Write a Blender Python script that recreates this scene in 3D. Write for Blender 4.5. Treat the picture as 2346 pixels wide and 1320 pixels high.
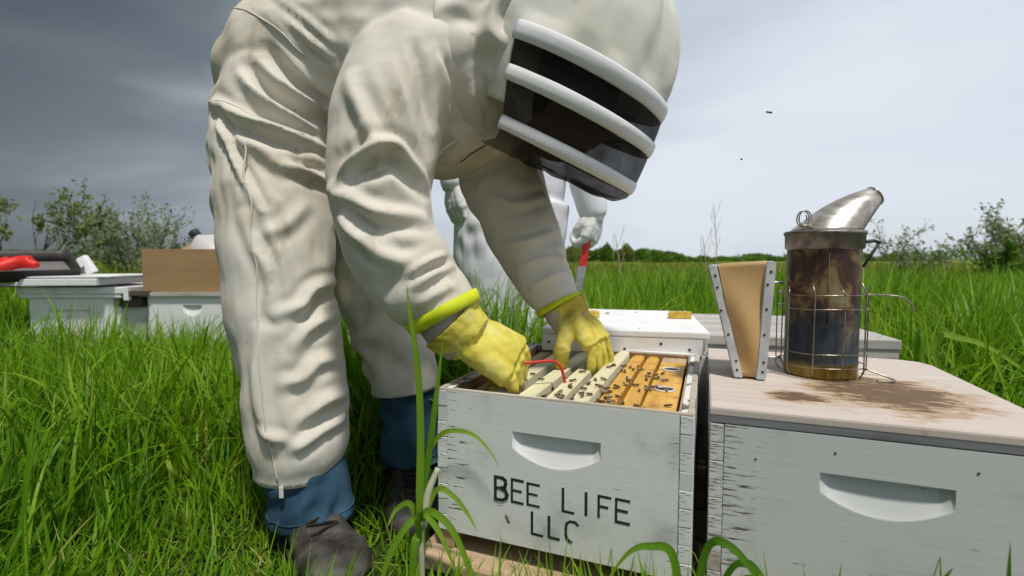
import bpy, bmesh, math, random
import numpy as np
from mathutils import Vector, Matrix

for o in list(bpy.data.objects):
    bpy.data.objects.remove(o, do_unlink=True)
scene = bpy.context.scene
COL = scene.collection

# ------------------------------------------------------------ camera
EYE = 0.57
cam_data = bpy.data.cameras.new('camera')
cam_data.sensor_width = 36.0
cam_data.lens = 17.58
cam_data.clip_start = 0.05
cam_data.clip_end = 3000
cam = bpy.data.objects.new('camera', cam_data)
COL.objects.link(cam)
cam.location = (0, 0, EYE)
cam.rotation_euler = (math.radians(90 - 3.38), 0, 0)
scene.camera = cam
cam_data.dof.use_dof = True
cam_data.dof.focus_distance = 0.98
cam_data.dof.aperture_fstop = 4.0

# ------------------------------------------------------------ sky and sun
SUN_TO = Vector((0.14, -0.36, 0.92)).normalized()      # towards the sun
SUN_EL = math.asin(SUN_TO.z)
SUN_AZ = math.atan2(SUN_TO.x, SUN_TO.y)
world = bpy.data.worlds.new('World')
scene.world = world
world.use_nodes = True
wn, wl = world.node_tree.nodes, world.node_tree.links
wn.clear()
w_out = wn.new('ShaderNodeOutputWorld')
w_bg = wn.new('ShaderNodeBackground')
w_bg.inputs['Strength'].default_value = 0.092
sky = wn.new('ShaderNodeTexSky')
sky.sky_type = 'NISHITA'
sky.sun_disc = False
sky.sun_elevation = SUN_EL
sky.sun_rotation = SUN_AZ
sky.air_density = 1.0
sky.dust_density = 2.0
w_tc = wn.new('ShaderNodeTexCoord')
w_map = wn.new('ShaderNodeMapping')
w_map.inputs['Scale'].default_value = (1.0, 1.0, 4.0)
w_map.inputs['Rotation'].default_value = (0, math.radians(5), 0)
wl.new(w_tc.outputs['Generated'], w_map.inputs['Vector'])
n1 = wn.new('ShaderNodeTexNoise')
n1.inputs['Scale'].default_value = 1.7
n1.inputs['Detail'].default_value = 7
n1.inputs['Roughness'].default_value = 0.45
n1.inputs['Distortion'].default_value = 0.35
wl.new(w_map.outputs[0], n1.inputs['Vector'])
# cloud cover
cov = wn.new('ShaderNodeMapRange')
cov.inputs['From Min'].default_value = 0.30
cov.inputs['From Max'].default_value = 0.62
cov.inputs['To Min'].default_value = 0.82
cov.inputs['To Max'].default_value = 1.0
wl.new(n1.outputs['Fac'], cov.inputs['Value'])
# vignette darkening towards the left, put into the cloud colour
sep = wn.new('ShaderNodeSeparateXYZ')
wl.new(w_tc.outputs['Generated'], sep.inputs[0])
vig_side = wn.new('ShaderNodeMath'); vig_side.operation = 'MULTIPLY_ADD'
vig_side.inputs[1].default_value = 0.45
vig_side.inputs[2].default_value = 0.57
wl.new(sep.outputs['X'], vig_side.inputs[0])
lift = wn.new('ShaderNodeMath'); lift.operation = 'MULTIPLY_ADD'      # the vignette's darker top, also put into the cloud colour
lift.inputs[1].default_value = -0.34
wl.new(sep.outputs['Z'], lift.inputs[0])
wl.new(vig_side.outputs[0], lift.inputs[2])
cloud_tone = wn.new('ShaderNodeMath'); cloud_tone.operation = 'MULTIPLY_ADD'
cloud_tone.inputs[1].default_value = 0.54
wl.new(n1.outputs['Fac'], cloud_tone.inputs[0])
wl.new(lift.outputs[0], cloud_tone.inputs[2])
crmp = wn.new('ShaderNodeValToRGB')
wl.new(cloud_tone.outputs[0], crmp.inputs['Fac'])
ce = crmp.color_ramp.elements
ce[0].position = 0.36; ce[0].color = (0.50, 0.60, 0.69, 1)
ce[1].position = 0.96; ce[1].color = (6.0, 6.45, 7.1, 1)
e = ce.new(0.52); e.color = (1.3, 1.53, 1.74, 1)
e = ce.new(0.66); e.color = (3.4, 3.85, 4.35, 1)
e = ce.new(0.80); e.color = (4.75, 5.25, 5.85, 1)
wmix = wn.new('ShaderNodeMixRGB')
wl.new(cov.outputs[0], wmix.inputs['Fac'])
wl.new(sky.outputs[0], wmix.inputs['Color1'])
wl.new(crmp.outputs['Color'], wmix.inputs['Color2'])
wl.new(wmix.outputs[0], w_bg.inputs['Color'])
wl.new(w_bg.outputs[0], w_out.inputs['Surface'])

sun_data = bpy.data.lights.new('sun', 'SUN')
sun_data.energy = 2.5
sun_data.angle = math.radians(6.0)
sun_data.color = (1.0, 0.95, 0.86)
sun = bpy.data.objects.new('sun', sun_data)
COL.objects.link(sun)
sun.rotation_euler = SUN_TO.to_track_quat('Z', 'Y').to_euler()

scene.render.engine = 'CYCLES'
scene.render.resolution_x, scene.render.resolution_y = 1024, 576
vs = scene.view_settings
vs.view_transform = 'Standard'
vs.look = 'None'
vs.exposure = 0.42
vs.gamma = 1.0
vs.use_curve_mapping = False

# ------------------------------------------------------------ helpers
def tag(o, label=None, cat=None, group=None, kind=None):
    if label: o['label'] = label
    if cat: o['category'] = cat
    if group: o['group'] = group
    if kind: o['kind'] = kind
    return o

def thing(name, label, cat, loc=(0, 0, 0), rotz=0.0, group=None):
    o = bpy.data.objects.new(name, None)
    o.empty_display_size = 0.05
    COL.objects.link(o)
    o.location = loc
    o.rotation_euler = (0, 0, rotz)
    return tag(o, label, cat, group)

def link(name, me, mats, parent=None, loc=(0, 0, 0), rot=(0, 0, 0)):
    o = bpy.data.objects.new(name, me)
    COL.objects.link(o)
    if mats is not None and len(me.materials) == 0:
        for m in (mats if isinstance(mats, (list, tuple)) else [mats]):
            me.materials.append(m)
    o.location = loc
    o.rotation_euler = rot
    if parent: o.parent = parent
    return o

def pydata(name, V, F, smooth=True):
    me = bpy.data.meshes.new(name)
    me.from_pydata([tuple(map(float, v)) for v in V], [], [tuple(map(int, f)) for f in F])
    me.update()
    if smooth: me.polygons.foreach_set('use_smooth', [True] * len(me.polygons))
    return me

def np_mesh(name, V, F, smooth=True):
    """V (n,3) float array, F (m,k) int array with constant k"""
    V = np.ascontiguousarray(V, np.float32); F = np.ascontiguousarray(F, np.int32)
    me = bpy.data.meshes.new(name)
    me.vertices.add(len(V)); me.vertices.foreach_set('co', V.ravel())
    k = F.shape[1]
    me.loops.add(F.size); me.loops.foreach_set('vertex_index', F.ravel())
    me.polygons.add(len(F))
    me.polygons.foreach_set('loop_start', np.arange(0, F.size, k, dtype=np.int32))
    me.polygons.foreach_set('loop_total', np.full(len(F), k, np.int32))
    if smooth: me.polygons.foreach_set('use_smooth', np.ones(len(F), bool))
    me.update(calc_edges=True)
    return me

def bm_mesh(bm, name, smooth=False):
    me = bpy.data.meshes.new(name)
    bmesh.ops.recalc_face_normals(bm, faces=bm.faces)
    bm.to_mesh(me); bm.free()
    if smooth: me.polygons.foreach_set('use_smooth', [True] * len(me.polygons))
    return me

def box_mesh(name, sx, sy, sz, bevel=0.002, base=True, jitter=0.0, rnd=None):
    """box from the origin corner (0,0,0) to (sx,sy,sz)"""
    bm = bmesh.new()
    bmesh.ops.create_cube(bm, size=1.0)
    for v in bm.verts:
        v.co = Vector(((v.co.x + .5) * sx, (v.co.y + .5) * sy, (v.co.z + .5) * sz))
        if jitter and rnd:
            v.co += Vector([rnd.uniform(-jitter, jitter) for _ in range(3)])
    if bevel: bmesh.ops.bevel(bm, geom=list(bm.edges), offset=bevel, segments=2, affect='EDGES', profile=0.6)
    return bm_mesh(bm, name)

def frames_along(P):
    P = np.asarray(P, float); n = len(P)
    T = np.zeros_like(P)
    T[1:-1] = P[2:] - P[:-2]; T[0] = P[1] - P[0]; T[-1] = P[-1] - P[-2]
    T /= np.linalg.norm(T, axis=1)[:, None] + 1e-12
    ref = np.array([0, 0, 1.0]) if abs(T[0][2]) < 0.9 else np.array([1.0, 0, 0])
    A = np.zeros_like(P)
    a = np.cross(T[0], ref); a /= np.linalg.norm(a); A[0] = a
    for i in range(1, n):
        a = a - T[i] * np.dot(a, T[i]); a /= np.linalg.norm(a) + 1e-12; A[i] = a
    return T, A, np.cross(T, A)

def tube_data(P, R, n=10, caps=True):
    P = np.asarray(P, float); R = np.broadcast_to(np.asarray(R, float), (len(P),))
    T, A, B = frames_along(P)
    ang = np.linspace(0, 2 * np.pi, n, endpoint=False)
    V = (P[:, None, :] + R[:, None, None] * (np.cos(ang)[None, :, None] * A[:, None, :] + np.sin(ang)[None, :, None] * B[:, None, :])).reshape(-1, 3)
    F = []
    for i in range(len(P) - 1):
        for j in range(n):
            F.append((i * n + j, i * n + (j + 1) % n, (i + 1) * n + (j + 1) % n, (i + 1) * n + j))
    V = [tuple(v) for v in V]
    if caps:
        F.append(tuple(range(n - 1, -1, -1)))
        F.append(tuple(range((len(P) - 1) * n, len(P) * n)))
    return V, F

def tube(name, P, R, mat, parent=None, n=10):
    V, F = tube_data(P, R, n)
    return link(name, pydata(name, V, F), mat, parent)

def multi_tube_mesh(name, paths, n=8):
    V, F = [], []
    for P, R in paths:
        v, f = tube_data(P, R, n)
        k = len(V); V += v; F += [tuple(i + k for i in q) for q in f]
    return pydata(name, V, F)

def spline(P, m=8):
    """Catmull-Rom through the points"""
    P = np.asarray(P, float); out = []
    Q = np.vstack([2 * P[0] - P[1], P, 2 * P[-1] - P[-2]])
    for i in range(len(P) - 1):
        p0, p1, p2, p3 = Q[i:i + 4]
        for t in np.linspace(0, 1, m, endpoint=False):
            out.append(.5 * ((2 * p1) + (-p0 + p2) * t + (2 * p0 - 5 * p1 + 4 * p2 - p3) * t * t + (-p0 + 3 * p1 - 3 * p2 + p3) * t ** 3))
    out.append(P[-1])
    return np.array(out)

def lathe_mesh(name, prof, n=40, smooth=True):
    V, F = [], []
    for r, z in prof:
        for j in range(n):
            a = 2 * math.pi * j / n
            V.append((r * math.cos(a), r * math.sin(a), z))
    for i in range(len(prof) - 1):
        for j in range(n):
            F.append((i * n + j, i * n + (j + 1) % n, (i + 1) * n + (j + 1) % n, (i + 1) * n + j))
    return pydata(name, V, F, smooth)

def vnoise(P, scale, seed=0):
    """smooth value noise, vectorised; P (n,3) or (n,2) -> (n,) in -1..1"""
    P = np.asarray(P, float) * scale
    if P.shape[1] == 2: P = np.column_stack([P, np.zeros(len(P))])
    i = np.floor(P).astype(np.int64); f = P - i
    f = f * f * f * (f * (f * 6 - 15) + 10)
    def h(a, b, c):
        n = (a * 73856093) ^ (b * 19349663) ^ (c * 83492791) ^ (seed * 2654435761 & 0x7fffffff)
        n = (n ^ (n >> 13)) * 1274126177 & 0x7fffffff
        n = (n ^ (n >> 16)) & 0xffff
        return n / 32767.5 - 1.0
    r = 0
    for dx in (0, 1):
        wx = f[:, 0] if dx else 1 - f[:, 0]
        for dy in (0, 1):
            wy = f[:, 1] if dy else 1 - f[:, 1]
            for dz in (0, 1):
                wz = f[:, 2] if dz else 1 - f[:, 2]
                r = r + wx * wy * wz * h(i[:, 0] + dx, i[:, 1] + dy, i[:, 2] + dz)
    return r

# ------------------------------------------------------------ materials
class NT:
    def __init__(s, name):
        s.m = bpy.data.materials.new(name); s.m.use_nodes = True
        s.n, s.l = s.m.node_tree.nodes, s.m.node_tree.links
        s.b = s.n['Principled BSDF']; s.out = s.n['Material Output']
        s.tc = s.n.new('ShaderNodeTexCoord')
    def lk(s, a, b): s.l.new(a, b)
    def mapping(s, scale=(1, 1, 1), loc=(0, 0, 0), coord='Object'):
        m = s.n.new('ShaderNodeMapping'); m.inputs['Scale'].default_value = scale; m.inputs['Location'].default_value = loc
        s.lk(s.tc.outputs[coord], m.inputs[0]); return m.outputs[0]
    def noise(s, vec, scale, detail=4, rough=.55, dist=0.0):
        t = s.n.new('ShaderNodeTexNoise'); t.inputs['Scale'].default_value = scale; t.inputs['Detail'].default_value = detail
        t.inputs['Roughness'].default_value = rough; t.inputs['Distortion'].default_value = dist
        s.lk(vec, t.inputs['Vector']); return t.outputs['Fac']
    def ramp(s, fac, stops, interp='LINEAR'):
        r = s.n.new('ShaderNodeValToRGB'); e = r.color_ramp.elements; r.color_ramp.interpolation = interp
        while len(e) < len(stops): e.new(.5)
        for el, (p, c) in zip(e, stops):
            el.position = p; el.color = (*c, 1) if len(c) == 3 else c
        s.lk(fac, r.inputs[0]); return r.outputs[0]
    def mix(s, fac, a, b, mode='MIX'):
        m = s.n.new('ShaderNodeMixRGB'); m.blend_type = mode
        for v, i in ((fac, 0), (a, 1), (b, 2)):
            if hasattr(v, 'links'): s.lk(v, m.inputs[i])
            elif i == 0: m.inputs[0].default_value = v
            else: m.inputs[i].default_value = (*v, 1)
        return m.outputs[0]
    def math(s, op, a, b=None, c=None, clamp=False):
        m = s.n.new('ShaderNodeMath'); m.operation = op; m.use_clamp = clamp
        for i, v in enumerate((a, b, c)):
            if v is None: continue
            if hasattr(v, 'links'): s.lk(v, m.inputs[i])
            else: m.inputs[i].default_value = v
        return m.outputs[0]
    def step(s, v, lo, hi, a=0.0, b=1.0):
        m = s.n.new('ShaderNodeMapRange'); m.interpolation_type = 'SMOOTHSTEP'
        m.inputs[1].default_value = lo; m.inputs[2].default_value = hi; m.inputs[3].default_value = a; m.inputs[4].default_value = b
        s.lk(v, m.inputs[0]); return m.outputs[0]
    def xyz(s, vec):
        m = s.n.new('ShaderNodeSeparateXYZ'); s.lk(vec, m.inputs[0]); return m.outputs
    def bump(s, h, strength=.3, dist=.002):
        b = s.n.new('ShaderNodeBump'); b.inputs['Strength'].default_value = strength; b.inputs['Distance'].default_value = dist
        s.lk(h, b.inputs['Height']); s.lk(b.outputs[0], s.b.inputs['Normal']); return b
    def col(s, c):
        if hasattr(c, 'links'): s.lk(c, s.b.inputs['Base Color'])
        else: s.b.inputs['Base Color'].default_value = (*c, 1)
    def set(s, **k):
        for a, v in k.items():
            key = {'rough': 'Roughness', 'metal': 'Metallic', 'spec': 'Specular IOR Level'}[a]
            if hasattr(v, 'links'): s.lk(v, s.b.inputs[key])
            else: s.b.inputs[key].default_value = v

def mottled(name, c1, c2, scale=6, rough=.8, bump=.2, bscale=None, bdist=.002, stretch=(1, 1, 1), metal=0.0, lo=.35, hi=.65, spec=.4):
    t = NT(name); v = t.mapping(stretch)
    n = t.noise(v, scale, 5)
    t.col(t.ramp(n, [(lo, c1), (hi, c2)]))
    t.set(rough=rough, metal=metal, spec=spec)
    if bump: t.bump(t.noise(v, bscale or scale * 6, 4), bump, bdist)
    return t.m

def painted_wood(name, paint=(.72, .73, .725), wear=0.0, width=.413, grime=(.45, .47, .46)):
    """white house paint on boards: grime, brush streaks, flaked patches that follow the grain"""
    t = NT(name); v = t.mapping()
    streak = t.noise(t.mapping((2.5, 2.5, 60)), 3.0, 5, .6)
    blot = t.noise(v, 9, 5, .6)
    c = t.mix(t.step(blot, .5, .78), paint, grime)
    c = t.mix(t.step(t.noise(t.mapping((6, 6, 25)), 4, 3), .58, .75, 0, .35), c, (.58, .56, .50))
    chip = t.noise(t.mapping((7, 7, 95)), 2.2, 4, .65)
    x = t.xyz(v)[0]
    edge = t.step(t.math('ABSOLUTE', t.math('SUBTRACT', x, width / 2)), width * .30, width * .5)
    chipm = t.math('ADD', chip, t.math('MULTIPLY', edge, .09 + wear))
    mask = t.step(chipm, .69, .715)
    wood = t.ramp(streak, [(.3, (.09, .075, .06)), (.7, (.26, .22, .18))])
    t.col(t.mix(mask, c, wood))
    t.set(rough=.62, spec=.35)
    h = t.math('ADD', t.math('MULTIPLY', streak, .6), t.math('MULTIPLY', mask, -.8))
    t.bump(h, .35, .0012)
    return t.m

def weathered(name, c1, c2, axis=0, rough=.85, fine=70):
    t = NT(name); s = [4, 4, 4]
    s = [fine] * 3; s[axis] = 2.5
    v = t.mapping(tuple(s))
    n = t.noise(v, 1.0, 6, .65, .6)
    n2 = t.noise(t.mapping(), 7, 4)
    c = t.ramp(n, [(.28, c1), (.72, c2)])
    c = t.mix(t.step(n2, .5, .8, 0, .5), c, tuple(x * .55 for x in c1))
    t.col(c); t.set(rough=rough, spec=.25)
    t.bump(n, .5, .0015)
    return t.m

M = {}
M['paint'] = painted_wood('hive_paint', wear=.055)
M['paint_worn'] = painted_wood('hive_paint_worn', paint=(.58, .60, .595), wear=.08)
M['paint_white'] = painted_wood('lid_paint_white', paint=(.78, .78, .80), wear=-.06, grime=(.62, .62, .64))
M['finger'] = painted_wood('joint_paint', paint=(.62, .635, .635), wear=.05, width=.02, grime=(.46, .46, .43))
M['end_grain'] = weathered('end_grain', (.24, .21, .17), (.50, .47, .42), axis=1, fine=160)
M['raw_in'] = weathered('raw_inner_wood', (.20, .11, .05), (.42, .27, .13), axis=1)
M['rim'] = weathered('rim_wood', (.30, .25, .19), (.60, .55, .47), axis=0)
M['pale'] = weathered('pale_frame_wood', (.60, .55, .34), (.74, .71, .52), axis=1, fine=45)
M['pale_brown'] = weathered('used_frame_wood', (.36, .25, .15), (.55, .43, .28), axis=1, fine=45)
M['grey_wood'] = weathered('weathered_grey_board', (.30, .285, .27), (.56, .54, .51), axis=0)
M['dark_wood'] = weathered('dark_board', (.055, .045, .035), (.13, .11, .09), axis=0)
M['tan_wood'] = weathered('tan_board', (.34, .23, .14), (.56, .42, .28), axis=0)
M['ink'] = mottled('stencil_ink', (.012, .014, .013), (.03, .032, .03), 60, .6, .2)
M['nail'] = mottled('rusty_nail', (.03, .025, .02), (.10, .06, .04), 200, .7, 0)
t = NT('propolis_wood'); v = t.mapping((40, 3, 40))
n = t.noise(v, 1, 5, .6); n2 = t.noise(t.mapping(), 24, 5, .6)
c = t.ramp(n, [(.3, (.52, .27, .035)), (.7, (.76, .45, .075))])
t.col(t.mix(t.step(n2, .52, .72), c, (.30, .12, .02))); t.set(rough=.55); t.bump(n2, .5, .002); M['propolis'] = t.m
M['wax'] = mottled('wax_block', (.45, .26, .03), (.66, .46, .06), 60, .45, .3)
M['comb'] = mottled('dark_comb', (.025, .014, .006), (.10, .055, .02), 80, .7, .6, 300)
M['plastic'] = mottled('white_plastic_ring', (.62, .60, .56), (.72, .70, .66), 30, .4, 0)
M['cavity'] = mottled('dark_cavity', (.02, .018, .015), (.06, .05, .04), 60, .8, .3)
M['red_paint'] = mottled('red_tool_paint', (.50, .02, .015), (.62, .045, .03), 60, .4, .15)
M['steel'] = mottled('worn_steel', (.30, .30, .31), (.50, .50, .51), 40, .42, .15, metal=.85)
M['wire'] = mottled('cage_wire', (.20, .17, .12), (.42, .37, .29), 60, .32, .1, metal=.9)
M['leather_tan'] = mottled('bellows_leather', (.50, .31, .13), (.60, .40, .19), 9, .6, .35, 130, .001, spec=.3)
M['zinc'] = mottled('bellows_board_grey', (.42, .44, .46), (.60, .62, .64), 26, .55, .4, 70, .001)
M['card'] = mottled('cardboard', (.33, .20, .095), (.38, .24, .12), 4, .85, .12, 90, .0006, (1, 1, 4))
M['card_dark'] = mottled('cardboard_inner', (.20, .12, .06), (.26, .16, .08), 4, .9, .1)
M['tray'] = mottled('dark_tray', (.035, .030, .032), (.055, .05, .05), 12, .45, .1)
M['tray_floor'] = mottled('tray_floor', (.16, .15, .15), (.22, .205, .20), 8, .4, .1)
M['red_cloth'] = mottled('red_rubber', (.62, .015, .01), (.72, .03, .02), 8, .5, .2)
M['white_foam'] = mottled('white_foam', (.70, .71, .72), (.78, .78, .79), 12, .7, .1)

# ------------------------------------------------------------ ground
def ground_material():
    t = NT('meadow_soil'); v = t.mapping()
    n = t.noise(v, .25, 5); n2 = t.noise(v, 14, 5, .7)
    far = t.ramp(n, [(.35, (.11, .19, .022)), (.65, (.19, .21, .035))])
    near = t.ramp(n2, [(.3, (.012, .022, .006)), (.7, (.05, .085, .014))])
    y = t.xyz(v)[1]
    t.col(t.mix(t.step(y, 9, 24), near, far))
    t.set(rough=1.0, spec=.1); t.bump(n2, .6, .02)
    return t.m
gx = np.concatenate([-np.geomspace(1500, 2, 40), np.linspace(-1.8, 1.8, 25), np.geomspace(2, 1500, 40)])
gy = np.concatenate([[-60, -20, -6, -2], np.linspace(-.5, 4, 31), np.geomspace(4.3, 2500, 60)])
GX, GY = np.meshgrid(gx, gy)
GV = np.column_stack([GX.ravel(), GY.ravel(), np.zeros(GX.size)])
GV[:, 2] = vnoise(GV[:, :2], .7, 3) * .018 * np.clip((np.hypot(GV[:, 0], GV[:, 1]) - 2.6) / 3, 0, 1) - .004
nx = len(gx); iy, ix = np.meshgrid(np.arange(len(gy) - 1), np.arange(nx - 1), indexing='ij')
a = (iy * nx + ix).ravel()
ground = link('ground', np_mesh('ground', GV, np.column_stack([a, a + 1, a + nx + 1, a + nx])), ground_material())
tag(ground, kind='structure')

# ------------------------------------------------------------ hives
HW, HL, HH, WT = .413, .505, .244, .019
rng = random.Random(7)

def panel_with_handle(name, w, h, zt, u0, u1, D=.017, drop=.026, sag=.025, thick=WT):
    e = .0005
    xs = sorted(set(np.round(np.concatenate([np.linspace(0, w, 40), np.linspace(u0, u1, 60), [u0 - e, u1 + e]]), 5)))
    zs = sorted(set(np.round(np.concatenate([np.linspace(0, h, 28), np.linspace(zt - drop - sag - .004, zt, 34), [zt + e]]), 5)))
    um, hw = (u0 + u1) / 2, (u1 - u0) / 2
    V, F = [], []
    for z in zs:
        for x in xs:
            d = 0.0
            if u0 <= x <= u1 and z <= zt:
                q = (x - um) / hw
                zb = zt - drop - sag * (1 - q * q)
                if z > zb:
                    s = min(1.0, (1 - abs(q)) * hw / .014)
                    d = D * ((z - zb) / (zt - zb)) ** .85 * (.35 + .65 * s * s * (3 - 2 * s))
            V.append((x, d, z))
    n, m = len(xs), len(zs)
    for j in range(m - 1):
        for i in range(n - 1):
            F.append((j * n + i, j * n + i + 1, (j + 1) * n + i + 1, (j + 1) * n + i))
    ring = [i for i in range(n)] + [j * n + n - 1 for j in range(1, m)] + [(m - 1) * n + i for i in range(n - 2, -1, -1)] + [j * n for j in range(m - 2, 0, -1)]
    k0 = len(V)
    for r in ring: V.append((V[r][0], thick, V[r][2]))
    L = len(ring)
    for i in range(L): F.append((ring[i], k0 + i, k0 + (i + 1) % L, ring[(i + 1) % L]))
    F.append(tuple(range(k0, k0 + L)))
    me = pydata(name, V, F, False)
    return me

def build_hive(name, label, o, th, zb, h=HH, handle=(.1365, .280, .187), group=None, fingers=True, mats=None, inner=True):
    mp = mats or M['paint']
    t = thing(name, label, 'beehive', (o[0], o[1], zb), th, group)
    fw = WT
    fp = link('front_panel', panel_with_handle('front_panel', HW - 2 * fw - .001, h, handle[2], handle[0] - fw, handle[1] - fw), mp, t, (fw + .0005, 0, 0))
    link('back_panel', box_mesh('back_panel', HW - 2 * fw - .001, fw, h, .001), mp, t, (fw + .0005, HL - fw, 0))
    for x in (0, HW - fw):
        link('side_panel', box_mesh('side_panel', fw, HL - 2 * fw - .001, h, .0012), mp, t, (x, fw + .0005, 0))
    if fingers:
        nf = 9; fh = h / nf
        for side in (0, 1):
            for k in range(nf):
                long_ = (k + side) % 2 == 0
                me = box_mesh('finger_joint', fw - .0008, fw - .0008, fh - .0009, .0009, jitter=.0004, rnd=rng)
                oo = link('finger_joint', me, (mp if rng.random() < .72 else (M['finger'] if rng.random() < .6 else M['end_grain'])), t,
                          ((HW - fw if side else 0) + .0004, rng.uniform(-.0006, .0005), k * fh + .0004))
            for k in range(nf):
                me = box_mesh('finger_joint', fw - .0008, fw - .0008, fh - .0013, .0013)
                link('finger_joint', me, M['finger'], t, ((HW - fw if side else 0) + .0004, HL - fw + .0004, k * fh + .0006))
    return t, fp

# open hive in front
A_O, A_TH, A_Z = (-.1278, .8422), -.3729, .103
hive_a, front_a = build_hive('beehive', 'open white beehive box lettered BEE LIFE LLC with frames showing', A_O, A_TH, A_Z, handle=(.1365, .280, .188))
# bare wood rim around the top (inside rabbet) so the open box reads as thick boards
for (x, y, sx, sy) in ((.0005, .0005, HW - .001, .0085), (.0005, .0095, .0085, HL - .019), (HW - .009, .0095, .0085, HL - .019)):
    link('rim', box_mesh('rim', sx, sy, .0035, .0012, jitter=.0006, rnd=rng), M['rim'], hive_a, (x, y, HH - .0005))
link('inner_wall', box_mesh('inner_wall', .003, HL - .05, HH - .016, 0), M['raw_in'], hive_a, (WT + .0005, .025, .012))
link('inner_wall', box_mesh('inner_wall', .003, HL - .05, HH - .016, 0), M['pale_brown'], hive_a, (HW - WT - .0035, .025, .012))
link('inner_wall', box_mesh('inner_wall', HW - .05, .003, HH - .016, 0), M['raw_in'], hive_a, (.025, HL - WT - .0035, .012))
link('inner_wall', box_mesh('inner_wall', HW - .05, .003, HH - .016, 0), M['raw_in'], hive_a, (.025, WT + .0005, .012))

# stencilled lettering on the front board (strokes in panel coordinates: u, height)
def letter(ch, u0, u1, z0, z1, w=.0041):
    W_, Hh = u1 - u0, z1 - z0
    S = {'E': [[(0, 0), (0, 1)], [(0, 1), (1, .98)], [(0, .52), (.82, .5)], [(0, 0), (1, -.02)]],
         'L': [[(0, 0), (0, 1)], [(0, 0), (1, -.02)]],
         'I': [[(.5, 0), (.5, 1)]],
         'F': [[(0, 0), (0, 1)], [(0, 1), (1, .98)], [(0, .53), (.75, .51)]],
         'B': [[(0, 0), (0, 1)], [(0, 1), (.6, .99), (.85, .9), (.88, .75), (.8, .6), (.55, .53), (.1, .52)], [(.5, .53), (.85, .44), (1, .28), (.92, .1), (.62, 0), (0, 0)]],
         'C': [[(1, .88), (.8, 1), (.35, 1), (.1, .9), (0, .7), (0, .3), (.1, .1), (.3, 0), (.5, -.03)]]}[ch]
    V, F = [], []
    for st in S:
        P = [(u0 + x * W_, z0 + y * Hh) for x, y in st]
        for (x0, y0), (x1, y1) in zip(P[:-1], P[1:]):
            dx, dy = x1 - x0, y1 - y0; L = math.hypot(dx, dy) or 1
            ww = w * (1.35 if ch == 'B' else 1.0) * rng.uniform(.85, 1.1) / 2
            nx_, ny_ = -dy / L * ww, dx / L * ww
            ex, ey = dx / L * ww * .8, dy / L * ww * .8
            k = len(V)
            lay = -.0004 - .00012 * (k // 4)
            V += [(x0 - ex + nx_, lay, y0 - ey + ny_), (x0 - ex - nx_, lay, y0 - ey - ny_), (x1 + ex - nx_, lay, y1 + ey - ny_), (x1 + ex + nx_, lay, y1 + ey + ny_)]
            F.append((k, k + 1, k + 2, k + 3))
    return pydata('letter', V, F, False)
zoff = A_Z; uo = WT + .0005
for ch, u0, u1, z0, z1 in (('B', .1079, .1290, .1752, .2119), ('E', .1372, .1561, .1757, .2123), ('E', .1643, .1836, .1757, .2103),
                           ('L', .2229, .2399, .1757, .2110), ('I', .2560, .2630, .1760, .2103), ('F', .2791, .2966, .1765, .2098),
                           ('E', .3054, .3246, .1751, .2097), ('L', .1718, .1888, .1287, .1635), ('L', .2003, .2163, .1287, .1618), ('C', .2281, .2465, .1295, .1608)):
    link('letter', letter(ch, u0 - uo, u1 - uo, z0 - zoff, z1 - zoff), M['ink'], front_a)

# closed hive beside it
B_O, B_TH, B_Z = (.2841, .7044), -.3661, .0905
hive_b, front_b = build_hive('beehive', 'closed grey-white beehive box carrying the smoker on its lid', B_O, B_TH, B_Z, handle=(.1383, .2840, .1925), mats=M['paint_worn'])
for (u, z) in ((.155, .222), (.305, .218), (.06, .20)):
    link('nail', lathe_mesh('nail', [(0, .0005), (.0014, .0004), (.0016, 0)], 10), M['nail'], hive_b, (u, -.0006, z), (math.pi / 2, 0, 0))

# plywood lid on the closed hive, scorched and stained
def lid_material():
    t = NT('stained_plywood'); v = t.mapping()
    gr = t.noise(t.mapping((3, 55, 30)), 1, 5, .6)
    base = t.ramp(gr, [(.3, (.50, .43, .385)), (.7, (.60, .53, .485))])
    blot = t.noise(t.mapping((1.0, 2.1, 1)), 13, 4, .5, .5)
    X, Y, Z = t.xyz(v)
    def falloff(cx, cy, rx, ry):
        dx = t.math('DIVIDE', t.math('SUBTRACT', X, cx), rx); dy = t.math('DIVIDE', t.math('SUBTRACT', Y, cy), ry)
        d = t.math('SQRT', t.math('ADD', t.math('MULTIPLY', dx, dx), t.math('MULTIPLY', dy, dy)))
        return t.step(d, .2, 1.05, .34, -.12)
    f = t.math('MAXIMUM', falloff(.265, .18, .19, .22), falloff(.125, .105, .075, .06))
    fine = t.noise(t.mapping((1.0, 2.4, 1)), 34, 4, .6, .8)
    m = t.math('ADD', t.math('ADD', t.math('MULTIPLY', blot, .38), t.math('MULTIPLY', fine, .62)), f)
    c = t.mix(t.step(m, .545, .72, 0, .8), base, (.38, .25, .13))
    c = t.mix(t.step(m, .69, .82, 0, .9), c, (.12, .075, .045))
    sp = t.noise(t.mapping((1, 1.6, 1)), 60, 2)
    c = t.mix(t.step(sp, .74, .78, 0, .7), c, (.16, .11, .08))
    t.col(c); t.set(rough=.75, spec=.25); t.bump(gr, .25, .0008)
    return t.m
M['lid_ply'] = lid_material()
M['lid_edge'] = weathered('lid_edge_ply', (.12, .125, .13), (.30, .31, .32), axis=0, fine=200)
lid_b = thing('hive_cover', 'brown-stained pale plywood lid lying under the smoker', 'hive lid', (B_O[0], B_O[1], B_Z + HH + .0015), B_TH)
bm = bmesh.new()
LW, LL, LT, cr = .416, .508, .0215, .02
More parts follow.
